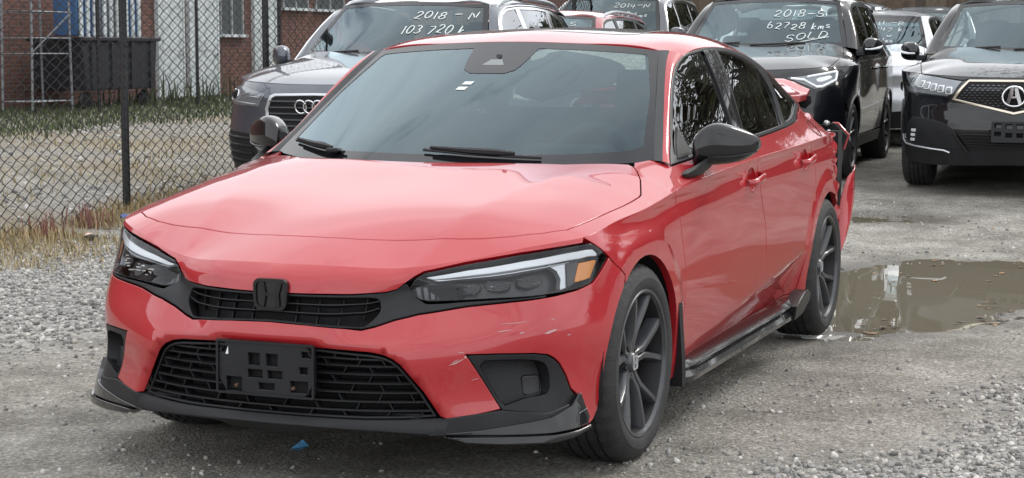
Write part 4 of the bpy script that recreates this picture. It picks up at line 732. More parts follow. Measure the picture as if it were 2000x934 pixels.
def gz(x, y):
    x, y = np.asarray(x, float), np.asarray(y, float); b = gz0(x, y); d = pud_d(x, y)+.10*vnoise(x, y, 3.1, 5)+.05*vnoise(x, y, 9, 6)
    near = (np.abs(x) < 14)*1.0; c2 = PUD[1][0].mean(0); k2 = 1-sstep(np.hypot(x-c2[0], (y-c2[1])*.8), .35, 1.1); b = b*(1-k2)+k2*float(gz0(c2[0], c2[1]))
    return b+near*(.014*vnoise(x, y, 1.1, 1)+.010*vnoise(x, y, 3.7, 2)+.006*vnoise(x, y, 11, 3))-.045*sstep(d, -.12, .40)-.012*sstep(d, -.5, 0)
xs = np.r_[-np.geomspace(420, 16, 34), np.arange(-15.8, -9, .2), np.arange(-9, 2.4, .055), np.geomspace(2.5, 420, 36)]; ys = np.r_[-np.geomspace(420, 21, 24), np.arange(-20.5, -6, .35), np.arange(-6, 3.6, .055), np.geomspace(3.7, 420, 34)]
gx, gy = np.meshgrid(xs, ys, indexing='ij'); gzz = gz(gx, gy)
mb = MB(); mb.grid(np.stack([gx, gy, gzz], -1))
def gravel_zone(x, y):
    n = .7*vnoise(x, y, 1.3, 21)+.5*vnoise(x, y, 3.3, 22)
    r = ((x-.13)*.73+(y-1.16)*1.86)/2.0; right = sstep(r+.55*n, -.15, .62)
    left = sstep(-y-1.55+.9*n, 0, .9)*(1-sstep(x+.8*n, -1.9, -.2))
    return np.clip(np.maximum(right, left), 0, 1)
gm = bpy.data.materials.new('dirt_and_gravel'); gm.use_nodes = True; t = gm.node_tree; bs = t.nodes['Principled BSDF']; N = t.nodes.new; L = t.links.new
at = N('ShaderNodeVertexColor'); at.layer_name = 'zone'; sp = N('ShaderNodeSeparateColor'); L(at.outputs[0], sp.inputs[0]); tc = N('ShaderNodeTexCoord')
na = N('ShaderNodeTexNoise'); na.inputs['Scale'].default_value = 2.2; na.inputs['Detail'].default_value = 10; na.inputs['Roughness'].default_value = .68; L(tc.outputs['Object'], na.inputs[0])
nb = N('ShaderNodeTexNoise'); nb.inputs['Scale'].default_value = 55; nb.inputs['Detail'].default_value = 6; nb.inputs['Roughness'].default_value = .7; L(tc.outputs['Object'], nb.inputs[0])
ra = N('ShaderNodeValToRGB'); ra.color_ramp.elements[0].position = .38; ra.color_ramp.elements[0].color = (.205, .195, .168, 1); ra.color_ramp.elements[1].position = .63; ra.color_ramp.elements[1].color = (.415, .400, .358, 1); L(na.outputs[0], ra.inputs[0])
rb = N('ShaderNodeValToRGB'); rb.color_ramp.elements[0].position = .36; rb.color_ramp.elements[0].color = (.60, .59, .58, 1); rb.color_ramp.elements[1].position = .66; rb.color_ramp.elements[1].color = (1.3, 1.3, 1.3, 1); L(nb.outputs[0], rb.inputs[0])
vg = N('ShaderNodeTexVoronoi'); vg.inputs['Scale'].default_value = 95; L(tc.outputs['Object'], vg.inputs[0]); sg_ = N('ShaderNodeSeparateColor'); L(vg.outputs['Color'], sg_.inputs[0]); rg2 = N('ShaderNodeValToRGB'); rg2.color_ramp.elements[0].color = (.55, .54, .53, 1); rg2.color_ramp.elements[1].color = (1.45, 1.44, 1.42, 1); e_ = rg2.color_ramp.elements.new(.8); e_.color = (1.0, 1.0, 1.0, 1); L(sg_.outputs[0], rg2.inputs[0])
mv = N('ShaderNodeMixRGB'); mv.blend_type = 'MULTIPLY'; mv.inputs[0].default_value = .75; L(rb.outputs[0], mv.inputs[1]); L(rg2.outputs[0], mv.inputs[2])
m1 = N('ShaderNodeMixRGB'); m1.blend_type = 'MULTIPLY'; m1.inputs[0].default_value = 1; L(ra.outputs[0], m1.inputs[1]); L(mv.outputs[0], m1.inputs[2])
vo = N('ShaderNodeTexVoronoi'); vo.inputs['Scale'].default_value = 46; vo.inputs['Randomness'].default_value = 1; L(tc.outputs['Object'], vo.inputs[0])
sv = N('ShaderNodeSeparateColor'); L(vo.outputs['Color'], sv.inputs[0]); rv = N('ShaderNodeValToRGB'); rv.color_ramp.elements[0].color = (.24, .235, .225, 1); rv.color_ramp.elements[1].color = (.62, .61, .58, 1); L(sv.outputs[0], rv.inputs[0])
dd = N('ShaderNodeMapRange'); dd.inputs[1].default_value = .25; dd.inputs[2].default_value = .75; dd.inputs[3].default_value = 1; dd.inputs[4].default_value = .45; L(vo.outputs['Distance'], dd.inputs[0])
m2 = N('ShaderNodeMixRGB'); m2.blend_type = 'MULTIPLY'; m2.inputs[0].default_value = 1; L(rv.outputs[0], m2.inputs[1]); L(dd.outputs[0], m2.inputs[2])
m3 = N('ShaderNodeMixRGB'); L(sp.outputs[0], m3.inputs[0]); L(m1.outputs[0], m3.inputs[1]); L(m2.outputs[0], m3.inputs[2])
m4 = N('ShaderNodeMixRGB'); m4.inputs[2].default_value = (.235, .185, .105, 1); L(sp.outputs[2], m4.inputs[0]); L(m3.outputs[0], m4.inputs[1])
m5 = N('ShaderNodeMixRGB'); m5.blend_type = 'MULTIPLY'; m5.inputs[2].default_value = (.40, .37, .34, 1); L(sp.outputs[1], m5.inputs[0]); L(m4.outputs[0], m5.inputs[1]); L(m5.outputs[0], bs.inputs['Base Color'])
rg = N('ShaderNodeMapRange'); rg.inputs[3].default_value = .92; rg.inputs[4].default_value = .30; L(sp.outputs[1], rg.inputs[0]); L(rg.outputs[0], bs.inputs['Roughness'])
h1 = N('ShaderNodeMath'); h1.operation = 'MULTIPLY'; L(sp.outputs[0], h1.inputs[0]); L(dd.outputs[0], h1.inputs[1]); h2 = N('ShaderNodeMath'); h2.operation = 'MULTIPLY_ADD'; h2.inputs[1].default_value = 1.1; L(nb.outputs[0], h2.inputs[0]); h3 = N('ShaderNodeMath'); h3.operation = 'MULTIPLY_ADD'; h3.inputs[1].default_value = -.5; L(vg.outputs['Distance'], h3.inputs[0]); L(h1.outputs[0], h3.inputs[2]); L(h3.outputs[0], h2.inputs[2])
bp = N('ShaderNodeBump'); bp.inputs['Strength'].default_value = .9; bp.inputs['Distance'].default_value = .014; L(h2.outputs[0], bp.inputs['Height']); L(bp.outputs[0], bs.inputs['Normal'])
ground = mb.build('ground', gm, ang=80); tag(ground, kind='structure')
V = np.empty(len(ground.data.vertices)*3); ground.data.vertices.foreach_get('co', V); V = V.reshape(-1, 3); pdv = pud_d(V[:, 0], V[:, 1])
wet = np.clip(sstep(pdv+.35*vnoise(V[:, 0], V[:, 1], 2.6, 8), -.42, .05)+.55*sstep(-np.abs(V[:, 1]-.95)+.3*vnoise(V[:, 0], V[:, 1], 4, 9), -.35, .1)*sstep(-V[:, 0], 1.4, 2.6)*(V[:, 0] > -4), 0, 1)
dry = sstep(-V[:, 1]+.8*vnoise(V[:, 0], V[:, 1], .8, 31), 4.6, 5.3)*(.10+1.0*np.clip(vnoise(V[:, 0], V[:, 1], 1.1, 33)+.15, 0, 1))
gv = gravel_zone(V[:, 0], V[:, 1]); gv = np.maximum(gv*(V[:, 1] > -4.9), .75*(V[:, 1] < -5.2)*np.clip(.6+1.6*vnoise(V[:, 0], V[:, 1], .6, 41), 0, 1))
ca = ground.data.color_attributes.new('zone', 'FLOAT_COLOR', 'POINT'); ca.data.foreach_set('color', np.c_[gv, wet, np.clip(dry, 0, 1), np.ones(len(V))].ravel().astype(np.float32))
# water in the two puddles
wm = bpy.data.materials.new('muddy_water'); wm.use_nodes = True; b_ = wm.node_tree.nodes['Principled BSDF']; b_.inputs['Base Color'].default_value = (.185, .165, .122, 1); b_.inputs['Roughness'].default_value = .015; b_.inputs['IOR'].default_value = 1.33; b_.inputs['Specular IOR Level'].default_value = 1.0
for pl, wz in PUD:
    c = pl.mean(0); r = np.abs(pl-c).max(0)+(.35 if wz is not None else .12); z = float(gz(c[0], c[1])) if wz is None else None
    wl = (z+.027) if wz is None else wz; mb = MB(); g = np.linspace(-1, 1, 40); X, Y = np.meshgrid(c[0]+g*r[0], c[1]+g*r[1], indexing='ij'); mb.grid(np.stack([X, Y, wl+.0006*vnoise(X, Y, 9, 3)], -1)); o = mb.build('puddle', wm, ang=80); tag(o, kind='structure')
# loose stones
ico = [(0,0,1),(.894,0,.447),(.276,.851,.447),(-.724,.526,.447),(-.724,-.526,.447),(.276,-.851,.447),(.724,.526,-.447),(-.276,.851,-.447),(-.894,0,-.447),(-.276,-.851,-.447),(.724,-.526,-.447),(0,0,-1)]
icf = np.array([(0,1,2),(0,2,3),(0,3,4),(0,4,5),(0,5,1),(1,6,2),(2,7,3),(3,8,4),(4,9,5),(5,10,1),(6,7,2),(7,8,3),(8,9,4),(9,10,5),(10,6,1),(11,7,6),(11,8,7),(11,9,8),(11,10,9),(11,6,10)])
def stones(name, P, rad, m, label):
    n = len(P); base = np.array(ico)[None]*(1+.38*(RNG.random((n, 12, 1))-.5))*(np.array([1, .78, .56])*(.8+.4*RNG.random((n, 3))))[:, None]*rad[:, None, None]
    q = RNG.normal(size=(n, 4))*np.array([1, .35, .35, 1]); q /= np.linalg.norm(q, axis=1)[:, None]; w, x, y, z = q.T
    R = np.stack([np.stack([1-2*(y*y+z*z), 2*(x*y-z*w), 2*(x*z+y*w)], -1), np.stack([2*(x*y+z*w), 1-2*(x*x+z*z), 2*(y*z-x*w)], -1), np.stack([2*(x*z-y*w), 2*(y*z+x*w), 1-2*(x*x+y*y)], -1)], 1)
    V = np.einsum('nij,nkj->nki', R, base)+P[:, None]; F = (icf[None]+12*np.arange(n)[:, None, None]).reshape(-1, 3)
    me = bpy.data.meshes.new(name); me.vertices.add(n*12); me.vertices.foreach_set('co', V.ravel()); me.loops.add(len(F)*3); me.loops.foreach_set('vertex_index', F.ravel()); me.polygons.add(len(F)); me.polygons.foreach_set('loop_start', np.arange(len(F))*3); me.polygons.foreach_set('loop_total', np.full(len(F), 3)); me.update(); me.validate()
    o = link(name, me, None, [m]); tag(o, label, 'gravel', kind='stuff'); return o
sm_ = bpy.data.materials.new('gravel_stone'); sm_.use_nodes = True; t = sm_.node_tree; ge = t.nodes.new('ShaderNodeNewGeometry'); r_ = t.nodes.new('ShaderNodeValToRGB'); r_.color_ramp.elements[0].color = (.13, .128, .123, 1); r_.color_ramp.elements[1].color = (.56, .545, .515, 1); e = r_.color_ramp.elements.new(.5); e.color = (.31, .305, .295, 1); e = r_.color_ramp.elements.new(.75); e.color = (.37, .35, .315, 1)
t.links.new(ge.outputs['Random Per Island'], r_.inputs[0]); nn = t.nodes.new('ShaderNodeTexNoise'); nn.inputs['Scale'].default_value = 130; tcn = t.nodes.new('ShaderNodeTexCoord'); t.links.new(tcn.outputs['Object'], nn.inputs[0]); mm = t.nodes.new('ShaderNodeMixRGB'); mm.blend_type = 'OVERLAY'; mm.inputs[0].default_value = .6; t.links.new(r_.outputs[0], mm.inputs[1]); t.links.new(nn.outputs[0], mm.inputs[2]); t.links.new(mm.outputs[0], t.nodes['Principled BSDF'].inputs['Base Color']); t.nodes['Principled BSDF'].inputs['Roughness'].default_value = .85
def scatter(n, x0, x1, y0, y1, keep):
    x = x0+(x1-x0)*RNG.random(n); y = y0+(y1-y0)*RNG.random(n); k = RNG.random(n) < keep(x, y); return x[k], y[k]
x, y = scatter(30000, -4.6, 1.3, -5.1, -.6, lambda x, y: gravel_zone(x, y)**1.4); r = .005+.017*RNG.random(len(x))**2.2; stones('gravel', np.c_[x, y, gz(x, y)+r*.22], r, sm_, 'pale grey gravel spread over the ground by the chain-link fence')
x, y = scatter(26000, -3.0, 1.0, .9, 2.6, lambda x, y: gravel_zone(x, y)**1.3*(pud_d(x, y) < -.1)); r = .004+.014*RNG.random(len(x))**2.2; stones('gravel', np.c_[x, y, gz(x, y)+r*.22], r, sm_, 'grey gravel in the near right corner beside the red sedan')
x, y = scatter(46000, -9, 1.6, -4.8, 2.8, lambda x, y: np.clip(.35+1.2*vnoise(x, y, 1.6, 91), .06, 1)*(pud_d(x, y) < .02)*(~((np.abs(y) < .75) & (x < .5) & (x > -3.2)) | (RNG.random(len(x)) < .2))); r = .0022+.013*RNG.random(len(x))**3.6; stones('pebbles', np.c_[x, y, gz(x, y)+r*.2], r, sm_, 'small pebbles sprinkled over the packed dirt of the lot')
x, y = scatter(16000, -24, -5.2, -12, -5.2, lambda x, y: np.clip(.5+1.5*vnoise(x, y, .6, 41), 0, 1)); r = .008+.030*RNG.random(len(x))**4; stones('gravel', np.c_[x, y, gz(x, y)+r*.2], r, sm_, 'grey gravel strip on the far side of the near fence')
# fallen leaves and litter round the puddle
lm = bpy.data.materials.new('dead_leaf'); lm.use_nodes = True; t = lm.node_tree; ge = t.nodes.new('ShaderNodeNewGeometry'); r_ = t.nodes.new('ShaderNodeValToRGB'); r_.color_ramp.elements[0].color = (.05, .028, .015, 1); r_.color_ramp.elements[1].color = (.40, .20, .06, 1); e = r_.color_ramp.elements.new(.7); e.color = (.12, .06, .03, 1); t.links.new(ge.outputs['Random Per Island'], r_.inputs[0]); t.links.new(r_.outputs[0], t.nodes['Principled BSDF'].inputs['Base Color'])
def leaf_litter(name, pts, size, label):
    b = MB()
    for px, py in pts:
        s_ = size*(.6+.8*RNG.random()); a = RNG.random()*6.28; z = float(gz(px, py)); pd = float(pud_d(np.array([px]), np.array([py]))[0]); z = max(z, -.0125) if px > -7 else z
        o = [(0,-1),(.45,-.55),(.55,0),(.3,.55),(0,1),(-.35,.5),(-.55,-.05),(-.4,-.6)]; cu = .35*RNG.random()
        V = [(px+s_*(u*math.cos(a)-v*math.sin(a)), py+s_*(u*math.sin(a)+v*math.cos(a)), z+.004+s_*cu*abs(u)*1.2+s_*.25*RNG.random()*abs(v)) for u, v in o]+[(px, py, z+.004)]
        b.add(V, [(8, k, (k+1) % 8) for k in range(8)])
    o = b.build(name, lm, ang=80); tag(o, label, 'leaves', kind='stuff')
lp = [(-3.05-.25*RNG.random()+.15*k, .95+.28*RNG.random()) for k in (-1, 0, 1) for _ in range(5)]+[(-3.35-.9*RNG.random(), 1.40+.30*RNG.random()) for _ in range(22)]+[(-4.25-.25*RNG.random(), 1.62+.28*RNG.random()) for _ in range(30)]+[(-5.7+.4*RNG.normal(), 1.0+.4*RNG.normal()) for _ in range(20)]+[(-8.05+.2*RNG.normal(), .2+.3*RNG.normal()) for _ in range(18)]
leaf_litter('fallen_leaves', lp, .022, 'wet brown leaves lying along the muddy edge of the puddle')
def blades(name, P, h, col, label, cat, lean=.5, w=.0035, extra=None):
    n = len(P); a = RNG.random(n)*6.283; le = lean*h*RNG.random(n); hh = h*(.5+.7*RNG.random(n)); d = np.c_[np.cos(a), np.sin(a)]; s_ = np.c_[-d[:, 1], d[:, 0]]*w; V = np.zeros((n, 5, 3))
    V[:, 0, :2] = P[:, :2]-s_; V[:, 1, :2] = P[:, :2]+s_; V[:, 2, :2] = P[:, :2]+s_*.7+d*(le*.35)[:, None]; V[:, 3, :2] = P[:, :2]-s_*.7+d*(le*.35)[:, None]; V[:, 4, :2] = P[:, :2]+d*le[:, None]
    V[:, :, 2] = P[:, 2:3]; V[:, 2:4, 2] += (hh*.6)[:, None]; V[:, 4, 2] += hh; F = []
    b = np.arange(n)*5; F = np.concatenate([np.c_[b, b+1, b+2], np.c_[b, b+2, b+3], np.c_[b+3, b+2, b+4]])
    me = bpy.data.meshes.new(name); me.vertices.add(n*5); me.vertices.foreach_set('co', V.ravel()); me.loops.add(len(F)*3); me.loops.foreach_set('vertex_index', F.ravel()); me.polygons.add(len(F)); me.polygons.foreach_set('loop_start', np.arange(len(F))*3); me.polygons.foreach_set('loop_total', np.full(len(F), 3)); me.update()
    m = bpy.data.materials.new(name+'_blade'); m.use_nodes = True; t = m.node_tree; ge = t.nodes.new('ShaderNodeNewGeometry'); r_ = t.nodes.new('ShaderNodeValToRGB'); r_.color_ramp.elements[0].color = (*col[0], 1); r_.color_ramp.elements[1].color = (*col[1], 1); t.links.new(ge.outputs['Random Per Island'], r_.inputs[0]); t.links.new(r_.outputs[0], t.nodes['Principled BSDF'].inputs['Base Color']); t.nodes['Principled BSDF'].inputs['Roughness'].default_value = .8
    o = link(name, me, None, [m]); tag(o, label, cat, kind='stuff'); return o
FY = lambda x: -5.04-.06*(-x-4.35)
def along(n, x0, x1, spread, off=0):
    x = x0+(x1-x0)*RNG.random(n); y = FY(x)+off+spread*RNG.normal(size=n); c = vnoise(x, y, 2.2, 55) > -.12; x, y = x[c], y[c]; return np.c_[x, y, gz(x, y)]
blades('dry_grass', along(5200, -13, -3.4, .18, .05), .11, ((.20, .145, .065), (.46, .36, .19)), 'dry straw-coloured grass along the foot of the near fence', 'grass', 1.0)
blades('dry_grass', along(3600, -6.0, -3.2, .30, .55), .05, ((.22, .17, .08), (.42, .34, .20)), 'short straw tufts in the gravel in front of the near fence', 'grass', 1.2)
blades('red_weeds', along(170, -5.3, -4.6, .10, .12), .17, ((.12, .045, .04), (.30, .14, .11)), 'dark red weeds at the foot of the near fence', 'weeds', .7, .006)
x, y = scatter(26000, -34, -9.5, -17.1, -9.6, lambda x, y: sstep(-y+.9*vnoise(x, y, .9, 61), 11.2, 12.6)*.95); blades('lawn_strip', np.c_[x, y, gz(x, y)], .085, ((.035, .05, .022), (.10, .13, .055)), 'rough green grass strip below the brick building', 'grass', .9, .011)
x, y = scatter(5200, -26, -5.4, -11.5, -5.4, lambda x, y: sstep(vnoise(x, y, .9, 71), .05, .3)*.8); blades('dry_grass', np.c_[x, y, gz(x, y)], .09, ((.22, .17, .08), (.42, .34, .18)), 'patchy straw grass on the gravel strip behind the near fence', 'grass', 1.2, .006)
x, y = scatter(420, -31, -22, -17.1, -15.6, lambda x, y: np.clip(vnoise(x, y, 1.2, 72)+.3, 0, 1)); blades('tall_weeds', np.c_[x, y, gz(x, y)], .55, ((.03, .05, .02), (.09, .12, .04)), 'tall dark weeds against the foot of the brick wall', 'weeds', .5, .02)
def crumple(name, p, s_, m, label, cat):
    b = MB(); V = np.array(ico)*np.array([1, .7, .45])*s_*(.75+.5*RNG.random((12, 1))); b.add(V+np.array(p), [tuple(f) for f in icf]); o = b.build(name, m, smooth=False); tag(o, label, cat)
crumple('crushed_can', (-5.60, -4.90, float(gz(-5.6, -4.9))+.03), .06, mat('can_blue', (.10, .16, .42), .35, .3), 'crushed blue can in the dry grass below the fence post', 'can')
crumple('plastic_lid', (-4.75, -4.62, float(gz(-4.75, -4.62))+.02), .045, mat('lid_pink', (.60, .42, .34), .6), 'small pale pink plastic lid near the fence', 'litter')
crumple('dark_rag', (-4.65, -4.52, float(gz(-4.65, -4.52))+.02), .06, mat('rag_dark', (.03, .025, .022), .9), 'crumpled dark rag near the fence foot', 'litter')
wr = MB(); z0 = float(gz(.30, -.22))+.005; wr.add([(.29,-.25,z0),(.315,-.205,z0+.004),(.27,-.19,z0+.010),(.25,-.225,z0+.026)], [(0, 1, 2), (0, 2, 3)]); wo_ = wr.build('candy_wrapper', mat('wrapper_blue', (.12, .36, .62), .3, noise=.5, nscale=60), smooth=False); tag(wo_, 'torn blue and white wrapper on the dirt under the front bumper', 'wrapper')
# ================================================================ chain-link fences
FEN = mat('black_vinyl', (.014, .015, .017), .45)
def chainlink(name, P0, P1, h, pitch, step, r, label, posts, pr, group, top=None):
    P0, P1 = np.array(P0, float), np.array(P1, float); L_ = np.linalg.norm(P1-P0); d = (P1-P0)/L_; nrm = np.array([-d[1], d[0]]); n = int(L_/pitch); k = int(h/step)
    root = empty(name, (0, 0, 0), 0, label, 'fence', group)
    s0 = (np.arange(n)+.5)*pitch; j = np.arange(k+1); tri = np.where(j % 2 == 0, -.5, .5)*pitch*1.03; s_ = s0[:, None]+tri[None]*np.where(np.arange(n) % 2 == 0, 1, -1)[:, None]; of = np.where(j % 2 == 0, -1, 1)*r*1.1
    # a slightly slack, wavy net
    bx, by = P0[0]+d[0]*s_, P0[1]+d[1]*s_; zb = gz0(bx, by)
    zz = zb+.02+j[None]*step+.012*vnoise(s_, j[None]*step+0*s_, 2.3, 81); sl = .022*vnoise(s_, zz, 1.1, 82)+of[None]; sx = .012*vnoise(s_, zz, 3.0, 83)
    C = np.stack([bx+nrm[0]*sl+d[0]*sx, by+nrm[1]*sl+d[1]*sx, zz], -1); T = np.gradient(C, axis=1); T /= np.linalg.norm(T, axis=2)[..., None]; A = np.array([nrm[0], nrm[1], 0]); A = np.broadcast_to(A, T.shape); B = np.cross(T, A); an = np.arange(3)*2*math.pi/3
    V = C[:, :, None]+r*(np.cos(an)[:, None]*A[:, :, None]+np.sin(an)[:, None]*B[:, :, None]); ix = np.arange(n*(k+1)*3).reshape(n, k+1, 3); q = [np.stack([ix[:, :-1, a], ix[:, :-1, (a+1) % 3], ix[:, 1:, (a+1) % 3], ix[:, 1:, a]], -1).reshape(-1, 4) for a in range(3)]; F = np.concatenate(q)
    me = bpy.data.meshes.new('wire_mesh'); me.vertices.add(len(V.reshape(-1, 3))); me.vertices.foreach_set('co', V.ravel()); me.loops.add(F.size); me.loops.foreach_set('vertex_index', F.ravel()); me.polygons.add(len(F)); me.polygons.foreach_set('loop_start', np.arange(len(F))*4); me.polygons.foreach_set('loop_total', np.full(len(F), 4)); me.update(); o = link('wire_mesh', me, root, [FEN]); o['kind'] = 'stuff'
    for sp_ in posts:
        x, y = P0+d*sp_+nrm*(.035 if name else 0); b = MB(); z0 = float(gz0(x, y)); b.tube([(x, y, z0-.1), (x, y, z0+1), (x, y, z0+h+.06)], pr, 14); b.lathe([(pr*1.15, 0), (pr*1.1, .03), (0, .05)], 14, 'z', (x, y, z0+h+.05)); b.build('post', FEN, root)
    x, y = P0; b = MB(); e = [P0+nrm*.03, P1+nrm*.03]; b.tube([(*e[0], float(gz0(*e[0]))+h), (*((e[0]+e[1])/2), float(gz0(*((e[0]+e[1])/2)))+h), (*e[1], float(gz0(*e[1]))+h)], .021, 10); b.build('top_rail', FEN, root)
    return root
p_of = lambda x: (x, FY(x)); L0 = 3.65-1.2
chainlink('chain_link_fence', p_of(-1.2), p_of(-22), 2.1, (.072), .040, .0046, 'black chain-link fence with thick round posts, nearest the lot', [L0+2.404*k for k in range(8)], .030, 'chain-link fences')
chainlink('chain_link_fence', (-13.4, -14.8), (-34, -14.8), 2.2, .085, .048, .0034, 'black chain-link fence standing farther off, before the brick building', [6.11+3.06*k for k in range(-1, 5)], .030, 'chain-link fences')
# ================================================================ brick building
bm_ = bpy.data.materials.new('red_brick'); bm_.use_nodes = True; t = bm_.node_tree; bs = t.nodes['Principled BSDF']; tcn = t.nodes.new('ShaderNodeTexCoord'); mpn = t.nodes.new('ShaderNodeMapping'); mpn.inputs['Rotation'].default_value = (math.pi/2, 0, 0); t.links.new(tcn.outputs['Object'], mpn.inputs[0])
bk = t.nodes.new('ShaderNodeTexBrick'); bk.inputs['Scale'].default_value = 1; bk.inputs['Brick Width'].default_value = .215; bk.inputs['Row Height'].default_value = .075; bk.inputs['Mortar Size'].default_value = .006; bk.inputs['Color1'].default_value = (.125, .052, .040, 1); bk.inputs['Color2'].default_value = (.18, .074, .056, 1); bk.inputs['Mortar'].default_value = (.19, .165, .15, 1); t.links.new(mpn.outputs[0], bk.inputs[0])
nz = t.nodes.new('ShaderNodeTexNoise'); nz.inputs['Scale'].default_value = 1.3; nz.inputs['Detail'].default_value = 6; t.links.new(tcn.outputs['Object'], nz.inputs[0]); rmp = t.nodes.new('ShaderNodeMapRange'); rmp.inputs[3].default_value = .62; rmp.inputs[4].default_value = 1.3; t.links.new(nz.outputs[0], rmp.inputs[0]); mx_ = t.nodes.new('ShaderNodeMixRGB'); mx_.blend_type = 'MULTIPLY'; mx_.inputs[0].default_value = 1; t.links.new(bk.outputs[0], mx_.inputs[1]); t.links.new(rmp.outputs[0], mx_.inputs[2]); t.links.new(mx_.outputs[0], bs.inputs['Base Color']); bs.inputs['Roughness'].default_value = .9
bpn = t.nodes.new('ShaderNodeBump'); bpn.inputs['Strength'].default_value = .6; bpn.inputs['Distance'].default_value = .01; t.links.new(bk.outputs['Fac'], bpn.inputs['Height']); bpn.invert = True; t.links.new(bpn.outputs[0], bs.inputs['Normal'])
bld = empty('brick_building', (0, 0, 0), 0, 'red brick building with white doors behind the fences', 'building'); YW = -17.2
b = MB(); b.box((-30, YW-5, 3.3), (70, 10, 6.8)); b.build('wall', bm_, bld, smooth=False)
b = MB(); b.box((-30, YW-5, 6.85), (70.6, 10.6, .3)); b.build('roof', mat('roof_grey', (.12, .12, .125), .8), bld, smooth=False)
WHT = mat('white_door_paint', (.58, .63, .64), .5, noise=.12, nscale=3); WIN = mat('window_pane', (.10, .115, .12), .12)
for x0, x1, z1, cols in ((-25.72,-24.87,3.0,1), (-27.05,-26.02,2.6,1), (-29.50,-28.64,3.0,1)):
    d_ = empty('door'); d_.parent = bld; b = MB(); b.box(((x0+x1)/2, YW+.03, z1/2+.16), (x1-x0, .08, z1)); b.build('leaf', WHT, d_, smooth=False, bevel=.005)
    for q in range(3): b = MB(); b.box(((x0+x1)/2, YW+.075, .75+.85*q), ((x1-x0)*.72, .012, .62)); b.build('door_panel', WHT, d_, smooth=False, bevel=.004)
    b = MB(); b.tube([(x0+.1, YW+.08, 1.20), (x0+.1, YW+.14, 1.20)], .03, 8); b.build('knob', CHR, d_)
    b = MB(); b.box((x0-.03, YW+.04, z1/2+.16), (.06, .10, z1+.1)); b.box((x1+.03, YW+.04, z1/2+.16), (.06, .10, z1+.1)); b.box(((x0+x1)/2, YW+.04, z1+.22), (x1-x0+.12, .10, .08)); b.build('frame', WHT, d_, smooth=False)
for x0, x1, z0, z1 in ((-28.16,-27.25,1.63,2.9), (-31.1,-29.95,2.25,3.4), (-32.9,-31.5,2.25,3.4), (-35.5,-34.3,2.25,3.4), (-22.8,-21.9,2.4,3.4)):
    w_ = empty('window'); w_.parent = bld; b = MB(); b.box(((x0+x1)/2, YW+.005, (z0+z1)/2), (x1-x0, .03, z1-z0)); b.build('pane', WIN, w_, smooth=False)
    b = MB(); b.box(((x0+x1)/2, YW+.06, z0-.03), (x1-x0+.16, .14, .06)); b.build('sill', WHT, w_, smooth=False); b = MB()
    for xx in (x0, (x0+x1)/2, x1): b.box((xx, YW+.03, (z0+z1)/2), (.045, .05, z1-z0))
    b.box(((x0+x1)/2, YW+.03, z1), (x1-x0+.04, .055, .05)); b.build('frame', mat('window_frame_grey', (.32, .35, .35), .5), w_, smooth=False)
b = MB(); b.tube([(-29.62, YW+.08, .2), (-29.62, YW+.08, 6.6)], .055, 10); b.build('downpipe', mat('pipe_dark', (.03, .03, .035), .5), bld)
# gas meter on the wall
gme = empty('gas_meter', (-23.25, YW+.35, .24), 0, 'grey gas meter with its pipe loop on the brick wall', 'meter'); GRY = mat('meter_grey', (.36, .39, .41), .45, noise=.15, nscale=9); PIP = mat('pipe_grey', (.14, .145, .15), .5)
b = MB(); b.box((0, 0, .82), (.26, .2, .34)); b.build('meter_body', GRY, gme, bevel=.04); b = MB(); b.lathe([(0, .03), (.085, .03), (.09, 0)], 20, 'y', (0, .1, .86)); b.build('dial', WHT, gme); b = MB(); b.lathe([(0, .06), (.07, .05), (.11, 0), (.07, -.05), (0, -.06)], 18, 'y', (.02, .0, 1.32)); b.build('regulator', GRY, gme)
b = MB(); b.tube([(.08, 0, 0), (.08, 0, .66)], .022, 8); b.tube([(.02, 0, 1.0), (.02, 0, 1.25)], .022, 8); b.tube([(0, 0, 1.28), (-.3, 0, 1.28), (-.62, 0, 1.28), (-.66, 0, 1.24), (-.66, 0, .0)], .026, 8); b.tube([(0, 0, .58), (-.3, 0, .56), (-.66, 0, .56)], .022, 8); b.build('pipe', PIP, gme)
# stuff stacked at the wall: wire-shelf cart, white slatted crates over a dark bin
ALU = mat('galvanised', (.26, .28, .30), .5, .4)
rk = empty('wire_shelf_cart', (-19.55, -16.1, .22), 0, 'tall galvanised wire shelf cart standing left of the dark bin', 'cart')
for xx in (-.55, .55):
    for yy in (-.3, .3): b = MB(); b.tube([(xx, yy, .08), (xx*.96, yy, 1.0), (xx*.92, yy, 2.3)], .022, 6); b.build('post', ALU, rk)
for z in (.22, 1.02, 1.28, 1.72, 2.05):
    b = MB()
    for yy in np.linspace(-.3, .3, 5): b.tube([(-.56, yy, z), (.56, yy, z)], .010, 4)
    for xx in np.linspace(-.55, .55, 12): b.tube([(xx, -.3, z), (xx, .3, z)], .006, 4)
    o = b.build('wire_shelf', ALU, rk); o['kind'] = 'stuff'
for xx in (-.5, .5): b = MB(); b.lathe([(0, -.02), (.07, -.02), (.08, 0), (.07, .02), (0, .02)], 16, 'y', (xx, .28, .08)); b.build('caster', GRN, rk)
b = MB(); b.bar((-.56, .31, 1.72), (.56, .31, 1.02), .02, .02); b.build('brace', ALU, rk)
bn = empty('dark_bin', (-21.45, -16.25, .24), 0, 'big dark plastic bin standing against the brick wall', 'bin'); DBM = mat('bin_navy', (.018, .020, .028), .55, noise=.3, nscale=5)
b = MB(); b.prism([(-1.05, .36), (1.05, .36), (1.15, 1.22), (-1.15, 1.22)], lambda x, z: np.array([x, -.55, z]), lambda x, z: np.array([x, .55, z])); b.build('body', DBM, bn, bevel=.03)
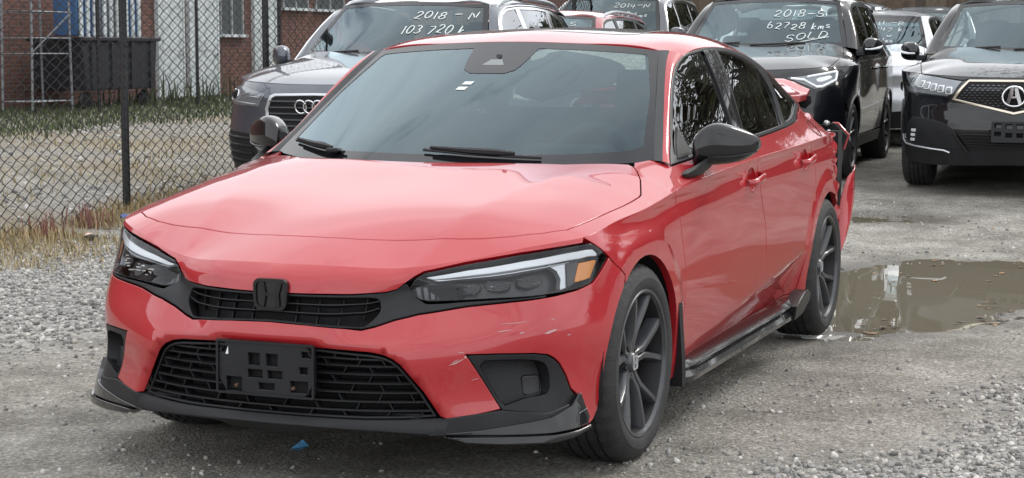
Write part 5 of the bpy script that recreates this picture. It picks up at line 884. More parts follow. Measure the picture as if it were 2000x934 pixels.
b = MB(); b.box((0, 0, 1.25), (2.4, 1.2, .07)); b.build('lid', DBM, bn, bevel=.015)
for xx in (-.9, -.3, .3, .9): b = MB(); b.box((xx, .56, .78), (.06, .05, .84)); b.build('rib', DBM, bn)
for xx in (-.9, .9): b = MB(); b.lathe([(0, -.04), (.15, -.04), (.17, 0), (.15, .04), (0, .04)], 18, 'y', (xx, .4, .18)); b.build('wheel', GRN, bn)
BLU = mat('blue_plastic', (.07, .17, .36), .4)
for q, (x0, lab) in enumerate(((-20.75, 'white slatted crate with blue liner on the left end of the dark bin lid'), (-21.45, 'white slatted crate with blue liner in the middle of the dark bin lid'), (-22.12, 'white slatted crate with blue liner on the right end of the dark bin lid'))):
    cr = empty('slatted_crate', (x0, -16.2, 1.525), 0, lab, 'crate', 'slatted crates on the bin')
    for k in range(3): b = MB(); b.box((-.20+.2*k, .30, .45), (.085, .03, .9)); b.build('slat', WHT, cr)
    b = MB(); b.box((0, 0, .42), (.50, .5, .80)); b.build('liner', BLU if q != 1 else mat('liner_grey', (.20, .22, .25), .5), cr, bevel=.02); b = MB(); b.box((0, .30, .88), (.58, .035, .07)); b.build('rail', WHT, cr)
# ================================================================ wooden fence far back right
wf = empty('wooden_fence', (0, 0, 0), 0, 'weathered brown board fence far behind the parked cars', 'fence'); WD = [mat('weathered_board_%d' % k, c, .85, noise=.35, nscale=6) for k, c in enumerate(((.075, .055, .04), (.10, .075, .055), (.06, .047, .037), (.12, .095, .07)))]
bmx = None
for k in range(70):
    y = -16+.29*k; b = MB(); zt = 2.75+.12*RNG.random(); b.box((-46+.02*RNG.random(), y, .35+zt/2), (.03, .288, zt)); b.build('board', WD[RNG.integers(4)], wf, smooth=False)
for z in (.9, 2.4): b = MB(); b.box((-46.06, -6, z), (.05, 20.5, .09)); b.build('rail', WD[0], wf, smooth=False)
# dark shrub belt along the right side of the lot
n_ = 26000; tq = RNG.random(n_); C = np.c_[-50+42*tq, 3.2+11*tq**1.3, np.zeros(n_)]+np.c_[RNG.normal(size=n_)*.9, RNG.normal(size=n_)*.9, RNG.random(n_)**.8*(2.1+1.4*vnoise(tq*40, 0*tq, .7, 15))+.3]; s_ = .10+.12*RNG.random(n_); A = RNG.normal(size=(n_, 3)); A /= np.linalg.norm(A, axis=1)[:, None]; B = np.cross(A, RNG.normal(size=(n_, 3))); B /= np.linalg.norm(B, axis=1)[:, None]
V = np.stack([C-A*s_[:, None], C+B*(s_*.6)[:, None], C+A*s_[:, None], C-B*(s_*.6)[:, None]], 1).reshape(-1, 3); o = mesh('shrub_belt', V, [(4*i, 4*i+1, 4*i+2, 4*i+3) for i in range(n_)], mat('shrub_leaf', (.040, .042, .020), .7, noise=.5, nscale=1.5), smooth=False); tag(o, 'dark brownish shrub belt along the right side of the lot', 'shrubs', kind='stuff')
# tall dark wood added behind the board fence to darken grazing reflections
n_ = 34000; yq = -42+80*RNG.random(n_); ht = 12.5+5*vnoise(yq, 0*yq, .16, 25)+2.5*vnoise(yq, 0*yq, .6, 26); C = np.c_[-58-5*RNG.random(n_), yq, .3+ht*RNG.random(n_)**.85]; s_ = .30+.32*RNG.random(n_); A = RNG.normal(size=(n_, 3)); A /= np.linalg.norm(A, axis=1)[:, None]; B = np.cross(A, RNG.normal(size=(n_, 3))); B /= np.linalg.norm(B, axis=1)[:, None]
V = np.stack([C-A*s_[:, None], C+B*(s_*.6)[:, None], C+A*s_[:, None], C-B*(s_*.6)[:, None]], 1).reshape(-1, 3); o = mesh('added_wood', V, [(4*i, 4*i+1, 4*i+2, 4*i+3) for i in range(n_)], MATS['shrub_leaf'], smooth=False); tag(o, 'dark late-autumn wood added far behind the board fence to dim reflections', 'wood', kind='stuff')
# ================================================================ trees right of the lot (they mirror in the glass and paint)
BRK = mat('bark', (.055, .043, .034), .9, noise=.4, nscale=12); LFM = mat('tree_leaf', (.055, .060, .020), .6, noise=.5, nscale=2.5)
def tree(seed, height):
    r = np.random.default_rng(seed); tb = MB(); tips = []
    def grow(p, d, l, rad, lev):
        n = 5; P = [p]; dd = d
        for i in range(n): dd = dd+r.normal(size=3)*.10+np.array([0, 0, .05]); dd /= np.linalg.norm(dd); P.append(P[-1]+dd*l/n)
        tb.tube(P, np.linspace(rad, rad*.62, n+1), 8 if lev < 2 else 5 if lev < 3 else 3, cap=False)
        if lev >= 2: tips.extend(P[1:])
        if lev < 4:
            m = (4 if lev == 0 else 3)+int(r.random() < .5)
            for q in range(m):
                i = int(r.integers(2, n+1)) if lev else n-int(r.integers(0, 2)); a = r.random()*6.283; sp_ = .55+.35*r.random(); u = np.cross(dd, [1, .3, .2]); u /= np.linalg.norm(u); v = np.cross(dd, u); nd = dd*math.cos(sp_)+(u*math.cos(a)+v*math.sin(a))*math.sin(sp_); grow(P[i], nd, l*(.62+.2*r.random()), rad*.58, lev+1)
    grow(np.zeros(3), np.array([0, 0, 1.]), height*.30, height*.020, 0); T = np.array(tips); k = r.integers(0, len(T), 5600); C = T[k]+r.normal(size=(5600, 3))*height*.022; s_ = height*.0052*(.6+.9*r.random(5600)); A = r.normal(size=(5600, 3)); A /= np.linalg.norm(A, axis=1)[:, None]; B = np.cross(A, r.normal(size=(5600, 3))); B /= np.linalg.norm(B, axis=1)[:, None]
    V = np.stack([C-A*s_[:, None], C+B*(s_*.55)[:, None], C+A*s_[:, None], C-B*(s_*.55)[:, None]], 1).reshape(-1, 3); F = [(4*i, 4*i+1, 4*i+2, 4*i+3) for i in range(5600)]
    return tb, V, F
kinds = []
for sd, hgt in ((3, 17), (8, 14)):
    tb, V, F = tree(sd, hgt); root = empty('broadleaf_tree', (0, 0, 0)); tb.build('trunk', BRK, root, ang=60); o = mesh('crown', V, F, LFM, root, smooth=False); o['kind'] = 'stuff'; kinds.append(root)
spots = [(-25, 7.0, 0, 'sparse brown-leaved tree right of the lot, nearest the parked row'), (-34, 6.5, 1, 'half-bare tree right of the lot, second from the parked row'), (-30, 12.5, 0, 'tall half-bare tree right of the lot, set back behind the others'), (-42, 11.5, 1, 'half-bare tree right of the lot beside the board fence'), (-19, 6.4, 1, 'sparse tree right of the lot, closest to the red sedan'), (-52, 5.0, 0, 'tall tree beyond the wooden board fence')]
for i, (x, y, k, lab) in enumerate(spots):
    o = kinds[k] if i < 2 else copy_tree(kinds[k])
    if i == 1: o = kinds[1]
    o.location = (x, y, float(gz0(x, y))-.1); o.rotation_euler = (0, 0, 1.1*i); tag(o, lab, 'tree', 'trees right of the lot')
# ---------------------------------------------------------------- the parked row: one crossover template, stretched and detailed for each car
def crossover(L=1.0, B=1.0, Z=1.0, nose=0.0, rake=0.0, drop=0.0):
    """L length, B width, Z height factors; nose lifts the hood edge, rake lays the screen back, drop lowers the cabin"""
    plan = [(.93,0),(.915,.2),(.872,.42),(.79,.60),(.68,.74),(.55,.835),(.40,.89),(.2,.915),(-.2,.92),(-1.2,.922),(-2.2,.922),(-2.66,.922),(-3.1,.91),(-3.45,.86),(-3.62,.7),(-3.68,.4),(-3.69,0)]
    p = np.array(plan); skin = []; kz = lambda y: .965+nose+.03*(y/.9)**2
    for i, (x, y) in enumerate(plan[:7]):
        t = np.array(plan[i+1])-np.array(plan[max(i-1, 0)]); n = np.array([t[1], -t[0]])/np.linalg.norm(t)
        if i == 0: n = np.array([1., 0])
        for z, r in ((.22, .05), (.38, .012), (.58, 0), (.78, .022), (.88, .045), (.94, .075), (kz(y), .11)): skin.append((x-n[0]*r, y-n[1]*r, z if z != .94 else kz(y)-.035))
    K = [s for s in skin if abs(s[2]-kz(s[1])) < .02 and False]; sh = [skin[7*i+6] for i in range(7)]
    sh += [(.2,.895,1.0+nose*.8),(-.3,.905,1.015+nose*.4),(-1.0,.91,1.03),(-2.0,.912,1.045),(-3.1,.90,1.055),(-3.45,.85,1.055)]
    fl = []
    for x, y in ((.2,.915),(-.3,.92),(-1.0,.922),(-1.8,.922),(-2.66,.922),(-3.1,.91),(-3.45,.86)): fl.append((x, [(.25,y-.05),(.42,y-.018),(.62,y),(.82,y-.003),(1.02,y-.013)]))
    hd = [(.6,0,1.035+nose),(.3,0,1.085+nose*.8),(0,0,1.122+nose*.5),(-.3,0,1.150),(-.5,0,1.162),(.6,.45,1.022+nose),(.3,.55,1.068+nose*.8),(-.1,.62,1.108+nose*.3),(-.45,.68,1.135),(-.55,.82,1.10),(-.1,.82,1.055+nose*.3),(.3,.80,1.025+nose*.8)]
    cab = lambda pts: [(x-rake*max(0, (z-1.13)), y, z-drop*np.clip((z-1.1)/.5, 0, 1)) for x, y, z in pts]
    d = dict(plan=plan, skin=skin, flank=fl, shoulder=sh, hood=hd, x_door=-.55, asc=.55, skin_lam=1e-6, hood_lam=2e-3, nk=26,
     side=[(-.62,.862,1.10),(-1.5,.87,1.12),(-2.5,.865,1.14),(-3.2,.83,1.15)]+cab([(-.9,.79,1.32),(-1.6,.795,1.34),(-2.6,.78,1.34),(-1.1,.70,1.52),(-1.6,.70,1.57),(-2.6,.70,1.56),(-3.1,.69,1.50)]),
     screen=cab([(-.36,0,1.13),(-.70,0,1.37),(-1.06,0,1.595),(-.42,.4,1.135),(-.76,.35,1.365),(-1.09,.3,1.59),(-.66,.76,1.14),(-.92,.69,1.36),(-1.16,.615,1.57)]),
     roof=cab([(-1.06,0,1.595),(-1.09,.3,1.59),(-1.16,.615,1.57),(-1.5,0,1.65),(-2.2,0,1.665),(-3.0,0,1.62),(-1.5,.4,1.638),(-2.2,.4,1.65),(-3.0,.4,1.60),(-1.22,.69,1.535),(-1.6,.702,1.575),(-2.2,.71,1.588),(-2.8,.71,1.56),(-3.1,.70,1.51)]))
    s = np.array([L, B, Z]); out = dict(d)
    out['plan'] = [(x*L, y*B) for x, y in d['plan']]
    for k in ('skin', 'shoulder', 'hood', 'side', 'screen', 'roof'): out[k] = [tuple(np.array(q)*s) for q in d[k]]
    out['flank'] = [(x*L, [(z*Z, y*B) for z, y in pr]) for x, pr in d['flank']]; out['x_door'] = d['x_door']*L; out['scale'] = (L, B, Z); out['rd'] = (rake, drop)
    return out
# strokes for the hand-written windscreen figures (unit box, y up)
def _arc(cx, cy, rx, ry, a0, a1, n=12): return [(cx+rx*math.cos(math.radians(a)), cy+ry*math.sin(math.radians(a))) for a in np.linspace(a0, a1, n)]
GL = {'0': [_arc(.5,.5,.42,.5,90,450,16)], '1': [[(.5,1),(.5,0)]], '2': [_arc(.45,.75,.38,.25,170,-30,9)+[(.1,.05),(.3,.12),(.95,.0)]], '3': [_arc(.4,.76,.38,.24,150,-80,9)+_arc(.42,.26,.42,.27,80,-150,9)], '4': [[(.1,1),(.05,.45),(.9,.5)], [(.65,.95),(.6,0)]],
 '5': [[(.9,1),(.2,.97),(.15,.6)]+_arc(.42,.3,.42,.3,110,-150,10)], '6': [[(.35,1),(.1,.6)]+_arc(.45,.28,.36,.28,160,-200,12)], '7': [[(.05,.95),(.9,1),(.35,0)]], '8': [_arc(.5,.76,.33,.24,-60,300,12)+_arc(.5,.26,.4,.26,90,-270,12)], '9': [_arc(.45,.72,.36,.28,20,380,12)+[(.8,.7),(.65,0)]],
 '-': [[(.05,.52),(.95,.56)]], 'N': [[(.05,0),(.1,1),(.85,.05),(.95,1)]], 'S': [_arc(.5,.75,.42,.25,20,250,9)+_arc(.5,.25,.42,.25,80,-160,9)], 'R': [[(.1,0),(.12,1)]+_arc(.3,.74,.5,.26,90,-90,8)+[(.95,0)]], 'k': [[(.1,1.2),(.1,0)], [(.7,.6),(.12,.3),(.75,0)]], 'm': [[(.05,0),(.08,.5)]+_arc(.28,.4,.2,.2,150,0,6)+[(.48,0),(.5,.4)]+_arc(.7,.4,.2,.2,150,0,6)+[(.92,0)]],
 's': [_arc(.5,.45,.32,.14,20,230,7)+_arc(.5,.15,.32,.15,60,-150,7)], 'O': [_arc(.5,.5,.46,.5,90,450,16)], 'L': [[(.15,1),(.12,.05),(.95,.12)]], 'D': [[(.12,0),(.14,1)]+_arc(.2,.5,.72,.5,85,-88,10)], 'C': [_arc(.55,.5,.46,.5,50,310,12)], 'l': [[(.4,1.1),(.35,0)]], 'e': [[(.1,.3),(.85,.35)]+_arc(.5,.3,.38,.3,10,320,10)], 'a': [_arc(.45,.3,.35,.3,30,390,12)+[(.82,0)]], 'n': [[(.1,0),(.12,.6)]+_arc(.42,.38,.3,.22,150,0,7)+[(.75,0)]], 'w': [[(.05,.6),(.28,0),(.5,.5),(.72,0),(.95,.6)]], 'M': [[(.05,0),(.15,1),(.5,.3),(.85,1),(.95,0)]], 'i': [[(.5,.6),(.5,0)]], 't': [[(.5,1),(.5,0)], [(.2,.65),(.8,.7)]]}
INK = mat('white_paint_marker', (.64, .69, .69), .7)
def lettering(sh, parent, text, y0, z0, h, w, sl=0.0, dz=0.0, und=False, r=.0055):
    """hand-painted strokes lying on the windscreen; y0,z0 lower left as seen from in front"""
    b = MB(); k = 0
    def put(pts):
        P = np.array(pts, float); t = np.linspace(0, 1, len(P)); tt = np.linspace(0, 1, max(6, len(P)*2)); P = np.c_[np.interp(tt, t, P[:, 0]), np.interp(tt, t, P[:, 1])]; X = sh.S(P[:, 0], P[:, 1]); n = nrm_at(sh.S, P[:, 0], P[:, 1]); n *= np.sign(n[:, :1]); b.tube(X+n*.0035, r*(.7+.5*RNG.random(len(X))), 5)
    for ch in text:
        ww = w*(.55 if ch in '1li' else .8 if ch in 'kmsen' else 1)
        jz = h*.07*RNG.normal(); js = 1+.10*RNG.normal()
        for st in GL.get(ch, []): put([(y0+k+(u+sl*v)*ww*.8, z0+jz+v*h*js*(.82 if ch in 'kms' else 1)+dz*k) for u, v in st])
        k += ww+(0 if ch != ' ' else -.4*ww)
    if und: put([(y0+.02, z0-.03+dz*.02), (y0+k, z0-.015+dz*k)])
    o = b.build('lettering', INK, parent, ang=80); o['kind'] = 'stuff'
def parked(name, label, pose, T, paint, lines=(), rails=None, trim=None, wheels=True, glassm=None, tint=None, lower=None, front=None):
    sh = Shell(T); L, B_, Z = T['scale']; rake, drop = T['rd']; root = empty(name, (pose[0], pose[1], pose[3]), pose[2], label, 'car', 'cars parked in the row behind'); W, H, G, S_, R_ = sh.W, sh.H, sh.G, sh.S, sh.R; ax = sh.a_at_x; low = lower or BLK; st = .06
    cz = lambda z: (z-drop*float(np.clip((z-1.1)/.5, 0, 1)))*Z; cx = lambda x, z: (x-rake*max(0, z-1.13))*L
    def kl(a0, a1, n=16): a = np.linspace(a0, a1, n); return [tuple(p) for p in np.c_[a, sh.zK(a)]]
    def kxy(a0, a1, n=16): a = np.linspace(a0, a1, n); return [tuple(p) for p in W(a, sh.zK(a))[:, :2]]
    aF = 1.10*B_; AX0, AX1 = ax(0), ax(-2.66*L); r_ = .385; zc = .345
    panel('bumper', W, sym([(0,.40)]+[(.5,.40),(.9,.42),(AX0-.385,.42)]+[(AX0-.40,.60),(aF+.02,.72)]+[(aF,.84*Z)]+[(a, z) for a, z in kl(aF-.02, 0)]), paint, root, step=st, gap=.001)
    panel('bumper_skirt', W, sym([(0,.24*Z),(.6,.22*Z),(.95,.23*Z),(AX0-.40,.26),(AX0-.385,.415),(.9,.415),(.5,.395),(0,.395)]), low, root, step=st, gap=.001)
    hx = [(.0,.72*B_)]; aD = ax(-.55*L)
    hood_p = [(x, y) for x, y in kxy(0, aF*.93, 20)]+[(.1*L,.80*B_),(-.30*L,.775*B_),(-.58*L,.735*B_),(-.50*L,.55*B_),(-.42*L,.3*B_),(-.40*L,0)]
    panel('hood', H, symy(hood_p), paint, root, step=st, gap=.004, edge=.004, depth=.03)
    panel('cowl', lambda x, y: np.stack([x+0*y, y+0*x, 1.125*Z+0*x+0*y], -1), symy([(-.36*L,0),(-.36*L,.4*B_),(-.55*L,.72*B_),(-.70*L,.78*B_),(-.60*L,.4*B_),(-.55*L,0)]), BLK, root, step=.1, gap=0)
    # openings for the side glass
    gl = lambda pts: [(cx(x, z), cz(z)) for x, z in pts]
    DL = gl([(-.70,1.105),(-.85,1.26),(-1.0,1.40),(-1.14,1.50),(-1.3,1.545),(-1.65,1.57),(-2.1,1.572),(-2.6,1.55),(-2.95,1.48),(-3.1,1.38),(-3.15,1.20),(-3.1,1.155),(-2.5,1.135),(-1.5,1.115)])
    P1 = gl([(-.80,1.14),(-.92,1.27),(-1.05,1.40),(-1.17,1.475),(-1.32,1.515),(-1.54,1.535),(-1.56,1.15)]); P2 = gl([(-1.64,1.535),(-2.1,1.54),(-2.40,1.53),(-2.44,1.17),(-1.64,1.152)]); P3 = gl([(-2.52,1.52),(-2.82,1.46),(-2.98,1.36),(-3.02,1.24),(-2.95,1.19),(-2.52,1.175)])
    for mir in (False, True):
        panel('fender', H, [(.1*L,.80*B_),(-.30*L,.775*B_),(-.58*L,.735*B_),(-.66*L,.77*B_),(-.62*L,.84*B_)]+kxy(aD, aF*.93), paint, root, step=st, gap=0, edge=.001, mirror=mir)
        arc = lambda c, t0, t1: [(c+r_*math.cos(math.radians(t)), zc+r_*math.sin(math.radians(t))) for t in np.linspace(t0, t1, 16)]
        panel('fender', W, kl(aF, aD)+[(aD+.02,.7),(aD,.32)]+arc(AX0, -5, 140)+[(aF+.02,.72),(aF,.84*Z)], paint, root, step=st, gap=.001, mirror=mir)
        aM, aR = ax(-1.58*L), ax(-2.42*L); fd = empty('front_door'); fd.parent = root; rd = empty('rear_door'); rd.parent = root
        panel('door_skin', W, kl(aD, aM)+[(aM,.36),(aD,.36),(aD+.02,.7)], paint, fd, step=st, gap=.003, edge=.003, mirror=mir)
        panel('door_skin', W, kl(aM, aR)+[(aR+.02,.80),(AX1-.40,.55),(AX1-.40,.36),(aM,.36)], paint, rd, step=st, gap=.003, edge=.003, mirror=mir)
        panel('quarter', W, kl(aR, ax(-3.4*L))+[(ax(-3.4*L),.45)]+[(AX1+.39,.45)]+arc(AX1, 15, 180)+[(AX1-.40,.55),(aR+.02,.80)], paint, root, step=st, gap=.001, mirror=mir)
        def kxz(x0, x1, n=12): a = np.linspace(ax(x0*L), ax(x1*L), n); w = W(a, sh.zK(a)); return [tuple(p) for p in w[:, [0, 2]]]
        panel('shoulder', G, kxz(-.56, -3.35)+[(-3.30*L,1.22*Z)]+DL[::-1][2:5]+[DL[0]], paint, root, step=st, gap=0, edge=.001, mirror=mir)
        panel('window_trim', G, DL, trim or MATS['satin_black_trim'], root, step=st, gap=0, edge=.003, depth=.01, lift=.002, holes=[P1, P2, P3], mirror=mir)
        for p_ in (P1, P2, P3): panel('side_window', G, p_, SDG, root, step=.09, gap=-.008, edge=.001, depth=.003, lift=-.004, mirror=mir)
        if trim is not None:
            q = np.array(DL+[DL[0]]); X = G(q[:, 0], q[:, 1])+[0, .004, 0]; b = MB(); b.tube(np.array([np.interp(np.linspace(0, len(X)-1, 60), np.arange(len(X)), X[:, k]) for k in range(3)]).T, .008, 5, cap=False); b.build('window_moulding', CHR, root, mirror=mir)
        panel('sill', W, [(aD,.35),(AX1-.40,.35),(AX1-.40,.24),(aD,.24)], low, root, step=.08, gap=.002, mirror=mir)
        for c in (AX0, AX1):                                          # dark arch lip
            pth = arc(c, -8 if c == AX0 else 2, 178); b = MB(); X = np.array([W(np.array([a]), np.array([z]))[0] for a, z in pth]); b.tube(X+[0, .004, 0], .016, 6); b.build('arch_lip', low, root, mirror=mir)
            xx = 0 if c == AX0 else -2.66*L; b = MB(); t = np.radians(np.linspace(-10, 190, 20)); b.grid(np.array([[(xx+.40*math.cos(q), y, zc+.40*math.sin(q)) for y in (.5, .70, .88*B_)] for q in t])); b.build('arch_liner', MATS['liner'], root, mirror=mir)
        for rt, x0 in ((fd, -1.38), (rd, -2.24)):
            aa = ax(x0*L); n_ = W(np.array([aa]), np.array([.95*Z]))[0]; b = MB(); s_ = np.linspace(-1, 1, 9); b.tube([(n_[0]+.1*q, n_[1]+.03*(1-q**4), .945*Z) for q in s_], .014, 6); b.build('handle', trim and CHR or paint, rt, mirror=mir)
        # pillar between screen and window
        n = 12; E = S_(np.interp(np.linspace(0, 1, n), [0, .5, 1], [.76*B_,.69*B_,.615*B_]), np.interp(np.linspace(0, 1, n), [0, .5, 1], [cz(1.14),cz(1.36),cz(1.57)])); q = np.array(DL[:6]); t_ = np.linspace(0, 1, n); Q = G(np.interp(t_, [0, .28, .54, .75, .9, 1], q[:, 0]), np.interp(t_, [0, .28, .54, .75, .9, 1], q[:, 1])); M_ = (E+Q)/2+[.004, .016, .006]
        b = MB(); b.grid(np.stack([(2*(v-.5)*(v-1))*E+(4*v*(1-v))*M_+(2*v*(v-.5))*Q for v in np.linspace(0, 1, 7)], 1)); b.build('pillar', paint, root, mirror=mir, ang=70)
        # door mirror
        mr = empty('door_mirror'); mr.parent = root; b = MB(); R = []
        for y, x, z, hx_, hz in ((.90,-.66,1.135,.03,.03),(.915,-.665,1.14,.075,.075),(.95,-.67,1.145,.092,.088),(1.0,-.69,1.145,.09,.085),(1.04,-.72,1.145,.07,.075),(1.065,-.755,1.145,.03,.045)):
            a = np.linspace(0, 2*math.pi, 14, endpoint=False); ca, sa = np.cos(a), np.sin(a); R.append(np.c_[x*L+hx_*np.sign(ca)*np.abs(ca)**.7, np.full(14, y*B_), z*Z+hz*np.sign(sa)*np.abs(sa)**.7])
        R = np.stack(R); b.grid(np.concatenate([R, R[:, :1]], 1)); b.add(R[0], [tuple(range(14))]); b.add(R[-1], [tuple(range(14))]); o = b.build('mirror_cap', paint, mr, mirror=mir, ang=75); o.modifiers.new('s', 'SUBSURF').render_levels = 1
        b = MB(); b.bar((-.67*L, .84*B_, 1.085*Z), (-.67*L, .93*B_, 1.085*Z), .12, .05); b.build('mirror_foot', BLK, mr, mirror=mir, bevel=.01)
        if front and front.get('mirror_line'): b = MB(); b.tube([(-.585*L, .93*B_, 1.125*Z), (-.60*L, .99*B_, 1.125*Z), (-.66*L, 1.05*B_, 1.135*Z), (-.75*L, 1.07*B_, 1.155*Z)], [.008, .010, .012, .006], 6); b.build('mirror_signal', WHL, mr, mirror=mir)
        if rails:
            xs_ = np.linspace(-1.25, -3.0, 16); X = np.array([(cx(x, 1.6), .655*B_, R_(np.array([cx(x, 1.6)]), np.array([.655*B_]))[0][2]+.035*math.sin(math.pi*min(1, max(0, (x+1.25)/-.12)) *.5)*(1 if x > -2.9 else .3)) for x in xs_]); X[0, 2] -= .0; b = MB(); b.tube(X, .018, 8); b.tube([X[0], X[0]+[.10, .005, -.06]], .016, 8); b.build('roof_rail', rails, root, mirror=mir)
    wso = sym([(0,cz(1.13)),(.4*B_,cz(1.133)),(.757*B_,cz(1.142)),(.613*B_,cz(1.567)),(.3*B_,cz(1.587)),(0,cz(1.592))]); wsi = sym([(0,cz(1.175)),(.4*B_,cz(1.178)),(.70*B_,cz(1.19)),(.585*B_,cz(1.54)),(.3*B_,cz(1.557)),(0,cz(1.562))])
    ws = panel('windshield', S_, wso, glassm or WSG, root, step=.09, gap=0, edge=.001, depth=.004)
    panel('windshield_border', S_, wso, FRT, root, step=.06, gap=0, edge=.0005, depth=.001, lift=.002, holes=[wsi])
    if tint: panel('shade_band', S_, sym([(0,cz(1.49)),(.60*B_,cz(1.485)),(.585*B_,cz(1.54)),(.3*B_,cz(1.557)),(0,cz(1.562))]), FRT, root, step=.1, gap=0, edge=.001, depth=.001, lift=.001)
    rfp = symy([(cx(-1.062,1.595),0),(cx(-1.092,1.59),.3*B_),(cx(-1.165,1.57),.615*B_),(cx(-1.23,1.535),.69*B_),(cx(-1.6,1.575),.702*B_),(cx(-2.2,1.59),.711*B_),(cx(-2.8,1.56),.711*B_),(cx(-3.1,1.51),.70*B_),(cx(-3.12,1.5),0)])
    panel('roof', R_, rfp, paint, root, step=st, gap=0, edge=.003)
    b = MB(); b.box((cx(-3.25,1.3), 0, 1.18*Z), (.2, 1.30*B_, .50*Z)); b.build('tail_block', SDG if False else MATS['gloss_black'], root)
    b = MB(); b.prism([(.105, 1.56), (-.105, 1.56), (-.09, 1.50), (.09, 1.50)], lambda y, z: S_(y, cz(z))+[-.05, 0, 0], lambda y, z: S_(y, cz(z))+[-.004, 0, 0]); b.build('camera_pod', MATS['pod_plastic'], root)
    for s_ in (-1, 1):
        wp = empty('wiper'); wp.parent = root; y0 = -.10 if s_ > 0 else -.62*B_; q = np.linspace(0, 1, 14); X = S_(y0+.55*B_*q*(.9 if s_ > 0 else .75), cz(1.150)+.022*q); n = nrm_at(S_, y0+.5*q, cz(1.15)+0*q); n *= np.sign(n[:, :1]); b = MB(); b.tube(X+n*.016, .010, 6); b.build('blade', GRN, wp)
    # cabin
    b = MB(); b.grid(np.array([[(x*L, y, z*Z) for x, z in ((-.5,1.11),(-.85,1.13),(-1.0,1.08),(-1.0,.7))] for y in np.linspace(-.74*B_, .74*B_, 6)])); b.build('dashboard', DSH, root)
    for y in (-.37, .37):
        b = MB(); b.box((-1.70*L, y, 1.0*Z), (.16, .50, .52)); b.build('seat_back', INT, root, bevel=.05); b = MB(); b.box((-1.76*L, y, cz(1.36)), (.09, .24, .15)); b.build('headrest', INT, root, bevel=.04)
    b = MB(); b.box((-1.5*L, 0, .33), (4.2*L, 1.5*B_, .14)); b.box((.30*L, 0, .58), (.85*L, 1.3*B_, .52)); b.box((-1.9*L, 0, .78*Z), (2.5*L, 1.55*B_, .10)); b.build('underbody', DRK, root)
    if wheels:
        for wx, sy in ((0, 1), (0, -1), (-2.66*L, 1), (-2.66*L, -1)):
            o = copy_tree(WHEEL0, root); o.location = (wx, sy*.795*B_, .345); o.rotation_euler = (0, 0, 0 if sy > 0 else math.pi); o.scale = (1.07, 1.0, 1.07)
    for ln in lines: lettering(sh, ws, *ln[0], **ln[1])
    return root, sh
WHEEL0 = next(o for o in car.children if o.name.startswith('wheel') and o.type == 'EMPTY' and o.location.y > 0 and o.location.x < -2)
def g_at(x, y): return float(gz0(x, y))+.004
def pan(sh, root, name, out, m, lift=.004, step=.04, mir=(False, True), depth=.012, edge=.003, **k):
    return [panel(name, sh.W, out, m, root, step=step, gap=0, edge=edge, depth=depth, lift=lift, mirror=q, **k) for q in mir]
BKP = mat('black_car_paint', (.004, .0045, .0065), .3, 0, 1.0, spec=.12, dirt=.02); GYP = mat('graphite_car_paint', (.070, .080, .102), .28, .35, 1.0, dirt=.10); SVP = mat('silver_car_paint', (.62, .64, .67), .32, .25, 1.0, dirt=.08); MGP = mat('mid_grey_paint', (.17, .18, .19), .3, .4, 1.0); RD2 = mat('dark_red_paint', (.33, .035, .04), .3, 0, 1.0)
LGT = mat('lamp_grey', (.20, .22, .24), .12, .3, .6)
# --- black crossover with the pentagon grille (right edge of the picture)
x, y = -10.135, .984
ro, sh = parked('crossover', 'black crossover with gold-edged pentagon grille and round emblem, at right edge', (x, y, .044, g_at(x, y)), crossover(1.06, 1.04, 1.0, -.03), BKP, front=dict(mirror_line=True))
hp = [(1.10,.818),(1.13,.90),(1.12,.955),(1.02,.958),(.74,.938),(.445,.904),(.492,.806),(.549,.785),(.833,.806)]
for q, o in enumerate(pan(sh, ro, 'headlight', hp, LGT, .004)):
    for k in range(5):
        c = (.855-.080*k, .876-.0115*k); panel('led_module', sh.W, rrect(.032, .030, .012)+np.array(c), mat('led_cell', (.72, .74, .76), .15, .2, .5), o, step=.03, gap=0, edge=.006, depth=.01, lift=.010, mirror=bool(q)); panel('led_core', sh.W, rrect(.019, .019, .009)+np.array(c), LGT, o, step=.03, gap=0, edge=.003, depth=.008, lift=.016, mirror=bool(q))
    panel('lower_bezel', sh.W, [(1.10,.815),(.84,.803),(.549,.782),(.535,.772),(.84,.790),(1.09,.80)], GLB, o, step=.05, gap=0, edge=.002, lift=.006, mirror=bool(q))
GOLD = mat('champagne_chrome', (.66, .60, .50), .22, .9)
pent = sym([(0,.914),(.383,.914),(.508,.759),(0,.640)]); pin = sym([(0,.893),(.372,.893),(.470,.768),(0,.664)])
gr_ = empty('grille'); gr_.parent = ro
panel('frame', sh.W, pent, GOLD, gr_, step=.05, gap=0, edge=.005, depth=.02, lift=.014, holes=[pin]); panel('mesh', sh.W, pin, DRK, gr_, step=.05, gap=-.004, lift=.004)
b = MB(); k = 0
for rz in range(11):
    for ca_ in range(-11, 12):
        aa = ca_*.042+(.021 if rz % 2 else 0); zz = .675+.020*rz
        if inpoly(np.array([[aa, zz]]), np.array(offs(pin if area(pin) > 0 else pin[::-1], .012)[0]))[0] and math.hypot(aa, zz-.79) > .10:
            X = [sh.W(np.array([aa+u]), np.array([zz+v]))[0]+[w, 0, 0] for u, v, w in ((-.017, 0, .006), (0, .005, .014), (.017, 0, .006), (0, -.005, .014))]; b.add(X, [(0, 1, 2, 3)])
o = b.build('grille_fins', mat('grille_dark_chrome', (.10, .105, .115), .3, .6), gr_, smooth=False); o['kind'] = 'stuff'
em = empty('emblem'); em.parent = ro; P0 = sh.W(np.array([0.]), np.array([.79]))[0]; ef = lambda u, v, d: np.array([P0[0]+.018+d-.25*u*u, u, .79+v])
